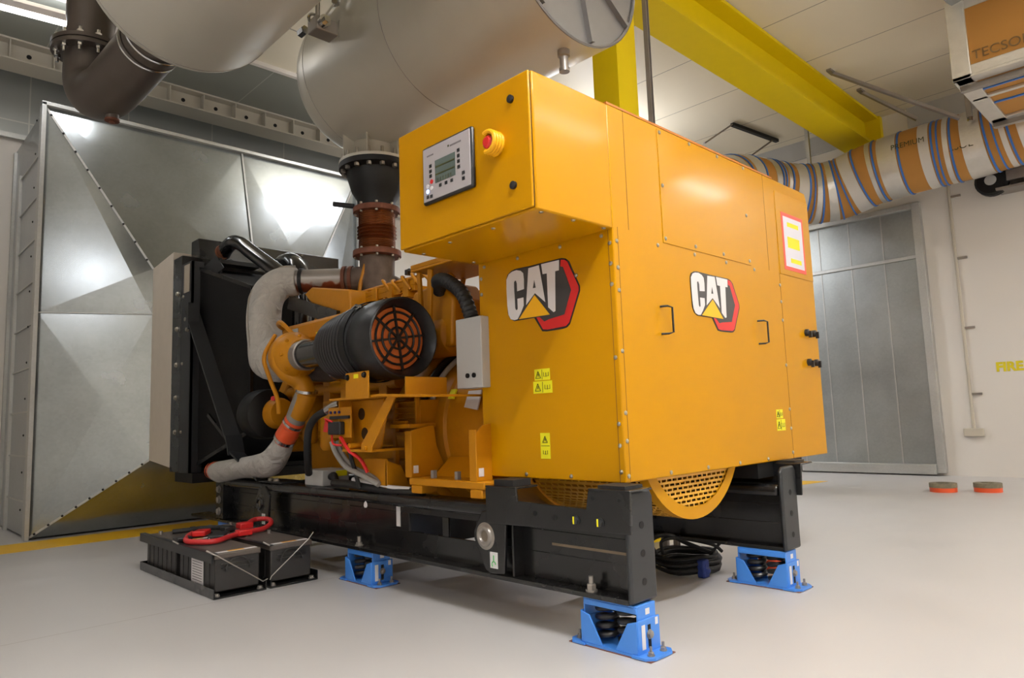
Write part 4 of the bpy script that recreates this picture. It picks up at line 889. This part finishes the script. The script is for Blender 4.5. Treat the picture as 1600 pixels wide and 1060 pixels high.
# ================================================================ SPRING ISOLATORS
def isolator(label):
    o = (0, 0, 0); b = thing('spring_isolator', label, 'vibration isolator', o, 'blue spring isolators under the generator skid')
    # length along Y 0.46, width X 0.22
    t = MB()
    for s in (-1, 1):
        t.prism([(-.095 if s > 0 else -.095, 0)]*0+[(-.06, s*.23), (.06, s*.23), (.095, s*.2), (.095, s*.13), (-.095, s*.13), (-.095, s*.2)], 'z', .004, .014)
    t.box(-.085, .085, -.14, .14, .004, .014); obj('base_plate', t, BLUE, b)
    t = MB(); t.box(-.09, .09, -.225, .225, 0, .004); obj('rubber_pad', t, mat('brown rubber pad', (110, 70, 62), .8), b)
    t = MB()
    for sx in (-1, 1):
        for sy in (-1, 1):
            t.prism([(sy*.155, .014), (sy*.035, .014), (sy*.105, .135), (sy*.155, .15)], 'x', sx*.078-.004, sx*.078+.004)
    for sy in (-1, 1): t.box(-.078, .078, sy*.155-.004, sy*.155+.004, .014, .15)
    obj('lower_housing', t, BLUE, b, bev=.002)
    t = MB(); t.box(-.066, .066, -.15, .15, .196, .209)
    for sy in (-1, 1): t.box(-.066, .066, sy*.146-.004, sy*.146+.004, .12, .2)
    for sx in (-1, 1): t.box(sx*.066-.003, sx*.066+.003, -.146, .146, .175, .2)
    obj('upper_cap', t, BLUE, b, bev=.004)
    for sy in (-.062, .062):
        t = MB(); N = 60; t.tube([(.046*math.cos(2*PI*4*i/N), sy+.046*math.sin(2*PI*4*i/N), .03+.155*i/N) for i in range(N+1)], .0135, 10); obj('coil_spring', t, BLKP, b)
    t = MB()
    for sy in (-1, 1):
        for sx in (-.045, .045): t.bolt((sx, sy*.195, .014), (0, 0, 1), .013, .014); t.cyl((sx, sy*.195, .02), (sx, sy*.195, .05), .006)
    obj('anchor_bolt', t, STNL, b)
    t = MB(); t.box(-.01, .01, -.1605, -.159, .03, .125); t.box(-.01, .01, .159, .1605, .03, .125); obj('slot', t, DARK, b)
    t = MB(); t.bolt((0, -.1605, .085), (0, -1, 0), .016, .012); obj('lock_bolt', t, STNL, b)
    t = MB(); t.box(-.055, -.03, -.1605, -.1595, .03, .13); t.box(.045, .065, -.1605, -.1595, .115, .145); t.box(-.01, .02, -.1515, -.1505, .165, .19); obj('type_label', t, WHT, b)
    return b
iso = isolator('blue spring isolator nearest the camera, under the skid corner'); iso.location = (-.06, .03, 0)
dup(iso, (1.39, .05, 0), 'blue spring isolator under the far rail end beside the coiled black cable')
dup(iso, (-.06, 2.07, 0), 'blue spring isolator under the middle of the near rail beside the batteries')
dup(iso, (-.06, 4.25, 0), 'blue spring isolator behind the batteries under the radiator end')
dup(iso, (1.39, 2.07, 0), 'blue spring isolator under the middle of the far rail'); dup(iso, (1.39, 4.25, 0), 'blue spring isolator under the far rail at the radiator end')

# ================================================================ BATTERIES
def battery(label, plate):
    b = thing('battery', label, 'battery', (0, 0, 0), 'black starter batteries beside the skid')
    t = MB(); t.box(-.14, .14, 0, .6, .03, .235); obj('battery_case', t, BATB, b, bev=.008)
    t = MB(); t.box(-.148, .148, -.006, .606, .225, .262); obj('battery_lid', t, BATT, b, bev=.008)
    t = MB(); t.box(-.13, .13, .01, .05, .262, .2635); obj('lid_label', t, WHT, b)
    t = MB(); t.box(-.05, .05, .012, .048, .2635, .2645); obj('lid_label_band', t, mat('amber print', (214, 150, 50), .5), b)
    t = MB(); t.box(-.1, .1, -.012, 0, .19, .197); t.box(-.1, .1, -.012, 0, .165, .172)
    t.arc((0, -.008, .15), (0, 1, 0), .075, .006, PI/2, 3*PI/2, (0, 0, -1), 14, 6)
    for k in range(6): t.box(-.143, -.139, .08+k*.09, .084+k*.09, .04, .22)
    obj('moulded_grip', t, BATB, b)
    t = MB()
    for sx in (-.08, .08): t.cyl((sx, .5, .262), (sx, .5, .285), .014)
    obj('terminal', t, STNL, b)
    return b
bt = battery('black battery at the near left corner of the group, white spec label on its side', True); bt.location = (-.765, 2.45, .0)
dup(bt, (-.765, 3.13, 0), 'black battery at the far left corner of the group'); dup(bt, (-.41, 2.45, 0), 'black battery with arched grip closest to the skid rail')
dup(bt, (-.41, 3.13, 0), 'black battery at the back next to the skid rail')
obj('battery_label', MB().box(-.1465, -.1435, .17, .37, .055, .225), WHT, bt)
t = MB(); [t.box(-.1475, -.1465, .19, .35, .07+.016*k, .074+.016*k) for k in range(9)]; obj('brand_mark', t, mat('grey print', (110, 104, 106), .5), bt)
for i, (x0, x1, lb) in enumerate(((-.93, -.6, 'black steel battery tray further from the skid'), (-.575, -.245, 'black steel battery tray next to the skid'))):
    b = thing('battery_tray', lb, 'tray', ((x0+x1)/2, 2.4, 0), 'steel battery trays')
    t = MB(); t.box(x0, x1, 2.4, 3.8, 0.002, .012); t.box(x0, x0+.006, 2.4, 3.8, .012, .062); t.box(x1-.006, x1, 2.4, 3.8, .012, .062); t.box(x0, x1, 3.79, 3.796, .012, .062); obj('tray_body', t, BLK, b)
    t = MB(); t.box(x0-.002, x0+.03, 2.42, 3.8, .262, .268); t.box(x0-.006, x0-.0, 2.42, 3.8, .21, .268) if i == 0 else None; obj('hold_down_bar', t, CHAR, b)
    t = MB()
    if i == 0: t.tube([(x0-.01, 2.40, .272), (x0+.01, 2.385, .262), (x1-.03, 2.385, .06), (x1-.0, 2.385, .07)], .0035, 8)
    else: t.tube([(x1-.04, 2.385, .315), (x1-.075, 2.385, .275), (x0+.0, 2.385, .08), (x0-.01, 2.385, .06)], .0035, 8)
    obj('tie_rod', t, STNL, b)
    t = MB()
    for px in (x0+.03, x1-.03): t.bolt((px, 2.43, .012), (0, 0, 1), .016, .014)
    t.cyl((x0+.0, 2.41, .268), (x0-.03, 2.44, .29), .006); t.cyl((x0+.0, 3.0, .268), (x0-.03, 3.03, .29), .006); obj('tray_bolt', t, STNL, b)
rc = thing('battery_cable', 'thick red battery cable looped across the tops of the batteries', 'cable', (-.6, 2.9, .262))
t = MB(); t.tube([(-.74, 3.3, .285), (-.84, 3.12, .285), (-.89, 2.96, .285), (-.85, 2.85, .285), (-.76, 2.80, .285), (-.6, 2.93, .285), (-.45, 2.99, .288), (-.33, 3.03, .29), (-.23, 3.13, .31), (-.19, 3.28, .32), (-.26, 3.34, .32), (-.36, 3.24, .31), (-.42, 3.2, .3)], .018, 12, smooth=8); obj('cable', t, mat('red cable', (200, 48, 50), .4), rc)
t = MB(); t.hexa([(-.78, 3.2, .272), (-.70, 3.16, .272), (-.62, 3.26, .272), (-.70, 3.3, .272), (-.78, 3.2, .31), (-.70, 3.16, .31), (-.62, 3.26, .31), (-.70, 3.3, .31)]); t.box(-.56, -.46, 2.92, 3.0, .272, .312); t.box(-.44, -.34, 3.18, 3.27, .28, .325); obj('terminal_cover', t, RED, rc, bev=.008)
t = MB(); t.torus((-.8, 2.82, .285), (1, -.5, 0), .02, .004, 16, 6); obj('cable_collar', t, CHRM, rc)
bc = thing('battery_cable', 'black battery cable with grey connector lying behind the red one', 'cable', (-.6, 3.2, .262))
t = MB(); t.tube([(-.8, 3.52, .285), (-.7, 3.5, .285), (-.58, 3.5, .285), (-.5, 3.42, .285), (-.46, 3.3, .285)], .017, 10, smooth=6); obj('cable', t, RUB, bc)
t = MB(); t.hexa([(-.76, 2.96, .268), (-.66, 2.92, .268), (-.55, 3.1, .268), (-.65, 3.14, .268), (-.76, 2.96, .30), (-.66, 2.92, .30), (-.55, 3.1, .30), (-.65, 3.14, .30)]); t.box(-.53, -.45, 3.24, 3.33, .27, .305); t.box(-.92, -.82, 3.06, 3.16, .268, .3); obj('connector', t, BLKP, bc, bev=.008)

# coiled cable, floor jack, orange thing behind the far isolator
cc = thing('coiled_cable', 'coil of black cable with blue tape lying under the generator end', 'cable', (1.42, .62, 0))
t = MB()
for k in range(11):
    r_ = .17+.012*(k % 4)+.01*random.random(); z = .02+.017*(k//2)+.01*random.random(); ox, oy = .02*random.random(), .02*random.random()
    t.tube([(1.42+ox+r_*1.15*math.cos(2*PI*i/20), .62+oy+r_*math.sin(2*PI*i/20), z+.006*math.sin(5*i)) for i in range(20)], .011, 8, closed=True)
t.tube([(1.25, .72, .1), (1.22, .75, .2), (1.3, .68, .24), (1.4, .6, .18), (1.5, .5, .12)], .014, 8, smooth=6); t.tube([(1.28, .7, .12), (1.27, .7, .2), (1.35, .62, .215), (1.5, .48, .17), (1.56, .44, .12)], .011, 8, smooth=6)
t.tube([(1.5, .5, .1), (1.56, .42, .2), (1.62, .38, .24), (1.66, .3, .23)], .01, 8, smooth=6)
obj('cable_loop', t, RUB, cc); t = MB(); t.tube([(1.34, .42, .03), (1.3, .43, .06), (1.32, .44, .1)], .028, 10); t.box(1.28, 1.35, .41, .46, .0, .11); obj('tape_wrap', t, mat('blue tape', (32, 54, 130), .5), cc, bev=.01)
jk = thing('floor_support', 'thin grey steel post with round foot standing behind the coiled cable', 'post', (1.72, .98, 0))
t = MB(); t.cyl((1.72, .98, .01), (1.72, .98, .25), .03); obj('post', t, STNL, jk); t = MB(); t.lathe([(.1, 0), (.1, .01), (.04, .015)], (1.72, .98, 0), (0, 0, 1), 24); obj('foot', t, STNL, jk)
ob = MB(); ob.lathe([(.075, 0), (.08, .02), (.08, .13), (.07, .15)], (1.78, .22, 0), (0, 0, 1), 24); tag(obj('orange_tub', ob, ORG, org=(1.78, .22, 0)), 'orange tub behind the far blue spring isolator', 'tub')

# ================================================================ SILENCERS AND EXHAUST
def dome(prof_y0, s, R, L):   # half ellipse profile
    return [(R*math.cos(a), prof_y0+s*L*math.sin(a)) for a in [PI/2*k/10 for k in range(11)]]
S2 = thing('silencer', 'big grey steel exhaust silencer above the yellow control cabinet', 'silencer', (.67, 2.0, 3.39), 'exhaust silencers under the ceiling')
XC, ZC2, SR = .67, 4.04, .65
t = MB(); t.lathe([(0, .72), (SR-.002, .72), (SR, .70)]+[(SR, 2.0)]+dome(3.12, 1, SR, .52), (XC, 0, ZC2), (0, 1, 0), 72, False); obj('silencer_shell', t, SILV, S2)
t = MB(); t.torus((XC, 2.0, ZC2), (0, 1, 0), SR, .0035, 72, 6); t.torus((XC, 3.12, ZC2), (0, 1, 0), SR, .002, 72, 6); obj('weld_seam', t, STNL, S2)
t = MB(); t.cyl((XC, .718, ZC2), (XC, .712, ZC2), .64, n=72); obj('end_plate', t, mat('shaded end steel', (132, 130, 130), .38, metal=.6, noise=.08), S2)  # same steel as the shell, colour darkened to stand in for shade
t = MB()
for k in range(8):
    a = 2*PI*k/8+.2; t.bar((XC+.1*math.cos(a), .70, ZC2+.1*math.sin(a)), (XC+.62*math.cos(a), .70, ZC2+.62*math.sin(a)), .03, .05, (0, 1, 0))
t.torus((XC, .7, ZC2), (0, 1, 0), .64, .012, 72, 6); obj('end_stiffener', t, mat('shaded end steel', (0, 0, 0)), S2)
t = MB(); t.lathe([(.04, 0), (.04, -.06), (.028, -.065), (.028, -.14), (.034, -.14), (.034, -.165)], (XC, .83, 3.41), (0, 0, 1), 20); obj('drain_plug', t, STNL, S2)
def bracket(S, x, y, z, sx):
    t = MB(); t.box(x, x+.16, y-.1, y+.02, z-.04, z-.03); t.box(x, x+.16, y-.1, y-.09, z-.04, z+.05); t.hexa([(x-.02, y-.12, z-.07), (x+.18, y-.12, z-.07), (x+.18, y+.02, z-.05), (x-.02, y+.02, z-.05), (x-.02, y-.12, z-.03), (x+.18, y-.12, z-.03), (x+.18, y+.02, z+.06), (x-.02, y+.02, z+.06)])
    obj('lug_bracket', t, SILV, S, bev=.004)
t = MB(); t.bar((.14, 2.62, 4.06), (-.16, 2.62, 4.06), .14, .11); t.box(.1, .12, 2.52, 2.72, 3.96, 4.16); t.box(.02, .1, 2.53, 2.545, 3.98, 4.13); obj('hanger_lug', t, STNL, S2, bev=.01)
t = MB(); t.cyl((-.11, 2.56, 4.06), (-.11, 2.50, 4.06), .045, n=20); t.cyl((-.11, 2.50, 4.06), (-.11, 2.47, 4.06), .028, n=6); t.cyl((-.13, 2.78, 4.1), (-.13, 2.86, 4.1), .035, n=6); t.torus((-.12, 2.66, 4.13), (0, 1, 0), .045, .012, 16, 8); obj('hanger_bolt', t, CHRM, S2)
t = MB(); t.cyl((-.1, 2.64, 4.1), (-.1, 2.64, 5.42), .018); obj('hanger_rod', t, STNL, S2)
t = MB(); t.bar((-.07, 2.6, 4.12), (.1, 2.5, 4.44), .05, .02, (1, 0, 0)); t.cyl((0, 2.53, 4.25), (-.04, 2.49, 4.24), .026, n=6); t.cyl((.07, 2.5, 4.37), (.03, 2.46, 4.36), .026, n=6); t.cyl((.1, 2.5, 4.44), (.35, 2.3, 4.95), .006); t.cyl((-.12, 2.85, 4.1), (-.5, 3.6, 4.6), .004); obj('turnbuckle', t, CHRM, S2)
t = MB(); t.lathe([(.315, 3.237), (.315, 3.262), (.215, 3.265), (.2, 3.44)], (.66, 3.02, 0), (0, 0, 1), 44); nz = obj('inlet_flange', t, SILV, S2)
t = MB()
for k in range(7):
    a = 2*PI*k/7+.3; c_, s_ = math.cos(a), math.sin(a)
    q = [(.66+.2*c_, 3.02+.2*s_, 3.262), (.66+.3*c_, 3.02+.3*s_, 3.262), (.66+.3*c_, 3.02+.3*s_, 3.56), (.66+.2*c_, 3.02+.2*s_, 3.45)]
    n_ = Vector((-s_, c_, 0))*.005; t.hexa([Vector(p)-n_ for p in q]+[Vector(p)+n_ for p in q])
obj('gusset', t, SILV, S2)
S1 = thing('silencer', 'grey steel exhaust silencer at top left ending in a pipe elbow', 'silencer', (-1.05, 2.0, 3.45), 'exhaust silencers under the ceiling')
t = MB(); t.lathe([(0, -.3), (SR, -.3), (SR, 0)]+dome(2.7, 1, SR, .3), (-1.05, 0, 4.1), (0, 1, 0), 72, False); obj('silencer_shell', t, SILV, S1)
t = MB(); t.torus((-1.05, 2.7, 4.1), (0, 1, 0), SR, .003, 72, 6); obj('weld_seam', t, STNL, S1)
t = MB(); t.tube([(-1.16, 2.78, 3.72), (-1.185, 2.99, 3.675)], .19, 40); obj('outlet_neck', t, DKST, S1)
t = MB(); t.torus((-1.165, 2.9, 3.7), (0, 1, -.2), .205, .009, 48, 8); t.torus((-1.19, 3.0, 3.67), (0, 1, -.2), .194, .008, 48, 8); obj('weld_ring', t, CHRM, S1)
t = MB(); t.box(-.42, -.36, 2.0, 2.2, 3.98, 4.12); t.box(-.46, -.38, 2.35, 2.5, 4.0, 4.08); obj('hanger_lug', t, STNL, S1, bev=.01)
t = MB(); t.cyl((-1.3, 2.9, 3.9), (-1.75, 3.1, 4.6), .005); t.bar((-1.33, 2.9, 3.92), (-1.42, 2.93, 4.06), .03, .02); obj('hanger_wire', t, STNL, S1); t = MB(); t.torus((-1.31, 2.88, 3.86), (1, 0, 0), .03, .012, 16, 8); obj('shackle', t, CHRM, S1)
EP = thing('exhaust_elbow', 'dark rusty steel pipe elbow with bolted flange turning up to the roof', 'pipe', (-1.15, 4.2, 3.8))
mid = [(-1.19, 3.0, 3.67), (-1.265, 3.5, 3.56), (-1.30, 3.68, 3.545), (-1.325, 3.78, 3.58), (-1.34, 3.85, 3.65), (-1.35, 3.88, 3.75), (-1.35, 3.88, 3.92)]
t = MB(); t.tube(mid, [.192, .192, .19, .19, .185, .178, .172], 40, smooth=4); obj('pipe_elbow', t, DKST, EP)
t = MB(); t.cyl((-1.255, 3.6, 3.42), (-1.255, 3.6, 3.33), .045); obj('drain_boss', t, DKST, EP); t = MB(); t.cyl((-1.255, 3.6, 3.33), (-1.255, 3.6, 3.315), .05); t.cyl((-1.255, 3.6, 3.315), (-1.255, 3.6, 3.3), .02, n=6); obj('drain_plug', t, RUST, EP)
ex_, ey_ = -1.35, 3.88
t = MB(); t.cyl((ex_, ey_, 3.90), (ex_, ey_, 3.93), .26, n=44); t.cyl((ex_, ey_, 3.94), (ex_, ey_, 3.97), .26, n=44); obj('pipe_flange', t, DKST, EP)
t = MB()
for k in range(12):
    a = 2*PI*k/12; x, y = ex_+.225*math.cos(a), ey_+.225*math.sin(a); t.cyl((x, y, 3.84), (x, y, 4.02), .012); t.cyl((x, y, 3.90), (x, y, 3.875), .022, n=6); t.cyl((x, y, 3.97), (x, y, 3.995), .022, n=6)
obj('flange_bolt', t, CHRM, EP)
t = MB(); t.lathe([(.16, 3.96), (.16, 4.15), (.17, 4.2), (.17, CZ)], (ex_, ey_, 0), (0, 0, 1), 40); obj('riser_pipe', t, DKST, EP)
t = MB(); t.prism([(-1.53, 3.97), (-1.50, 4.2), (-1.45, 4.1), (-1.45, 3.97)], 'y', 3.87, 3.885); obj('gusset', t, DKST, EP)
t = MB(); t.box(-1.45, -1.0, 3.2, 3.9, 4.6, 4.66); t.box(-1.75, -1.35, 3.6, 4.1, 4.85, 4.92); obj('support_channel', t, BLKM, EP)
# engine exhaust riser
ER = thing('exhaust_riser', 'black cone reducer and coppery bellows between engine and silencer', 'exhaust pipe', (.66, 3.02, 2.47))
o3 = (.66, 3.02, 0)
t = MB(); t.lathe([(.315, 3.235), (.315, 3.19), (.285, 3.185), (.25, 3.17), (.245, 3.12), (.21, 3.0), (.165, 2.93), (.16, 2.865)], o3, (0, 0, 1), 48); obj('reducer_cone', t, BLKM, ER)
t = MB()
for k in range(16):
    a = 2*PI*k/16; x, y = .66+.28*math.cos(a), 3.02+.28*math.sin(a); t.cyl((x, y, 3.19), (x, y, 3.16), .022, n=6); t.cyl((x, y, 3.262), (x, y, 3.32), .014)
obj('flange_bolt', t, SCRW, ER)
t = MB(); t.lathe([(.16, 2.865), (.2, 2.86), (.2, 2.815), (.15, 2.81)], o3, (0, 0, 1), 40); t.lathe([(.15, 2.48), (.205, 2.48), (.205, 2.435), (.15, 2.43)], o3, (0, 0, 1), 40); obj('bellows_flange', t, RUST, ER)
t = MB(); pr_ = []
z = 2.815
while z > 2.485:
    big = 2.60 < z < 2.70
    pr_ += [(.152, z), (.168 if big else .158, z-.006), (.152 if not big else .145, z-.013)]; z -= (.03 if big else .015)
t.lathe(pr_, o3, (0, 0, 1), 40, False); obj('bellows', t, COPB, ER)
t = MB()
for k in range(8):
    a = 2*PI*k/8+.2
    for zz in (2.875, 2.805, 2.49, 2.425): t.cyl((.66+.182*math.cos(a), 3.02+.182*math.sin(a), zz-.008), (.66+.182*math.cos(a), 3.02+.182*math.sin(a), zz+.008), .012, n=6)
obj('bellows_bolt', t, SCRW, ER)
t = MB(); t.bar((.5, 3.12, 2.88), (.36, 3.23, 2.9), .035, .035); obj('side_handle', t, BLKM, ER)

# ================================================================ WRAPPED DUCTS, RIGHT
def wrapped(name, label, pts, R):
    b = thing(name, label, 'duct', pts[len(pts)//2])
    P = [Vector(p) for p in pts]; m = len(P); dense = []
    for i in range(m-1):
        g = lambda k: P[max(0, min(m-1, k))]; p0, p1, p2, p3 = g(i-1), g(i), g(i+1), g(i+2)
        for k in range(40):
            u = k/40; dense.append(.5*((2*p1)+(p2-p0)*u+(2*p0-5*p1+4*p2-p3)*u*u+(3*p1-p0-3*p2+p3)*u**3))
    path = [dense[0]]
    for q in dense:
        while (q-path[-1]).length >= .03: path.append(path[-1]+(q-path[-1]).normalized()*.03)
    t = MB(); t.tube(path[::2], R, 36); obj('duct_tube', t, HARD, b)
    rnd = random.Random(4); i = 3; n_ = len(path); W = [.20, .12, .26, .16, .1, .3, .14, .18]; k = 0
    while i < n_-14:
        w_ = int(W[k % 8]*rnd.uniform(.8, 1.1)/.03); i2 = min(n_-2, i+max(3, w_)); f_ = MB(); f_.tube(path[i:i2], R+.006, 36); obj('foil_tape', f_, FOIL if k % 3 != 1 else FOI2, b)
        c_ = path[i2]; d_ = (path[min(n_-1, i2+1)]-path[i2-1]).normalized(); u_ = MB(); u_.tube([c_-d_*.012, c_+d_*.012], R+.012, 36); obj('blue_strap', u_, BTAP, b)
        i = i2+int(W[(k+3) % 8]*rnd.uniform(.7, 1)/.03)
        if k % 2 and i < n_-2:
            c_ = path[i-2]; d_ = (path[i-1]-path[i-3]).normalized(); u_ = MB(); u_.tube([c_-d_*.01, c_+d_*.01], R+.01, 36); obj('blue_strap', u_, BTAP, b)
        k += 1
    return b
FOI2 = mat('matt foil tape', (210, 206, 200), .5, metal=.35, bump=.6, bscale=22)
wd1 = wrapped('wrapped_duct', 'round tan and foil wrapped duct with blue straps bending along the right wall', [(5.95, 2.8, 1.6), (5.95, 2.8, 3.4), (6.05, 2.79, 3.9), (6.4, 2.75, 4.2), (7.0, 2.6, 4.25), (7.55, 2.3, 4.2), (7.85, 1.85, 4.2), (7.93, 1.3, 4.33), (7.97, .6, 4.38), (8.0, 0, 4.40), (8.0, -1.0, 4.5), (8.0, -2.4, 4.55)], .44)
for (x, y, z, s_, w2) in ((7.53, .95, 4.45, 'PREMIUM', .1), (7.6, .45, 4.25, 'TECSOL', .12)):
    o = text_obj('printed_text', s_, w2, STKD, frame_mat((0, -1, 0), (0, 0, 1), (x-.03, y, z)), wd1)
RD = thing('rectangular_duct', 'boxy tan board duct with foil edges hanging at the top right', 'duct', (6, -1.2, 4.2))
t = MB(); t.box(5.2, 6.9, -3.0, -.37, 4.2, 4.93); obj('duct_box', t, HARD, RD)
t = MB()
for (x0, x1) in ((5.17, 5.32), (5.8, 5.86), (6.6, 6.93)): t.box(x0, x1, -3.0, -.36, 4.17, 4.2)
t.box(5.17, 5.21, -.5, -.34, 4.17, 5.0); t.box(5.17, 6.93, -.5, -.34, 4.17, 4.21) ; t.box(5.185, 5.2, -3.0, -.37, 4.2, 4.3); t.box(5.185, 5.2, -3.0, -.37, 4.88, 5.0); obj('foil_tape', t, FOIL, RD, bev=.006)
t = MB(); t.box(5.35, 5.42, -3, -.36, 4.12, 4.17); t.box(6.7, 6.76, -3, -.36, 4.12, 4.17); obj('support_channel', t, STNL, RD)
t = MB(); t.box(5.62, 5.65, -3.0, -.36, 4.185, 4.2); t.box(6.1, 6.13, -3, -.36, 4.185, 4.2); obj('blue_strap', t, BTAP, RD)
text_obj('printed_text', 'TECSOL', .13, mat('print brown', (110, 84, 44), .7), frame_mat((0, -1, 0), (0, 0, 1), (5.183, -.52, 4.34)), RD)
t = MB(); t.lathe([(0, 4.99), (.5, 4.97), (.6, 4.95), (.6, CZ)], (5.0, -.98, 0), (0, 0, 1), 64); cl = obj('round_collar', t, GLVD, RD)
t = MB(); t.torus((5.0, -.98, 4.97), (0, 0, 1), .56, .006, 64, 6); obj('collar_bead', t, STNL, RD)
# duct hangers
for i, (a, b_, lb) in enumerate((((6.68, 1.32, 5.43), (7.5, .12, 4.62), 'long grey channel brace running from the ceiling to the wrapped duct'), ((7.6, 1.27, 5.43), (7.9, .7, 4.92), 'shorter grey channel brace beside the long one on the ceiling'))):
    h_ = thing('channel_brace', lb, 'brace', a, 'grey braces above the wrapped duct'); t = MB(); t.bar(a, b_, .05, .04); obj('channel', t, STNL, h_)
    t = MB(); t.box(a[0]-.12, a[0]+.05, a[1]-.03, a[1]+.03, 5.42, 5.45); obj('ceiling_plate', t, STNL, h_)
h_ = thing('duct_hanger', 'grey vertical hanger strut from ceiling to wrapped duct at right', 'hanger', (7.5, .1, 4.8)); t = MB(); t.box(7.47, 7.53, -.02, .04, 4.6, CZ); obj('strut', t, STNL, h_); t = MB(); t.cyl((7.5, .01, 4.55), (7.5, .01, 4.62), .03, n=6); obj('nut', t, CHRM, h_)
h_ = thing('duct_hanger', 'pale hanger strut carrying the wrapped duct at its bend', 'hanger', (7.9, 2.2, 4.3)); t = MB(); t.box(7.88, 7.93, 2.18, 2.23, 4.72, CZ); obj('strut', t, GLVF, h_)
h_ = thing('trapeze_rail', 'dark slotted rail fixed on the ceiling above the duct', 'rail', (7.6, 2.95, 5.4)); t = MB(); t.bar((7.1, 3.0, 5.4), (8.3, 2.85, 5.4), .06, .05); obj('rail', t, BLKM, h_)
t = MB(); t.bar((7.1, 3.0, 5.4), (6.4, 3.1, 4.95), .03, .02); t.bar((8.2, 2.87, 5.4), (7.5, 3.0, 4.95), .03, .02); obj('drop_arm', t, STNL, h_)
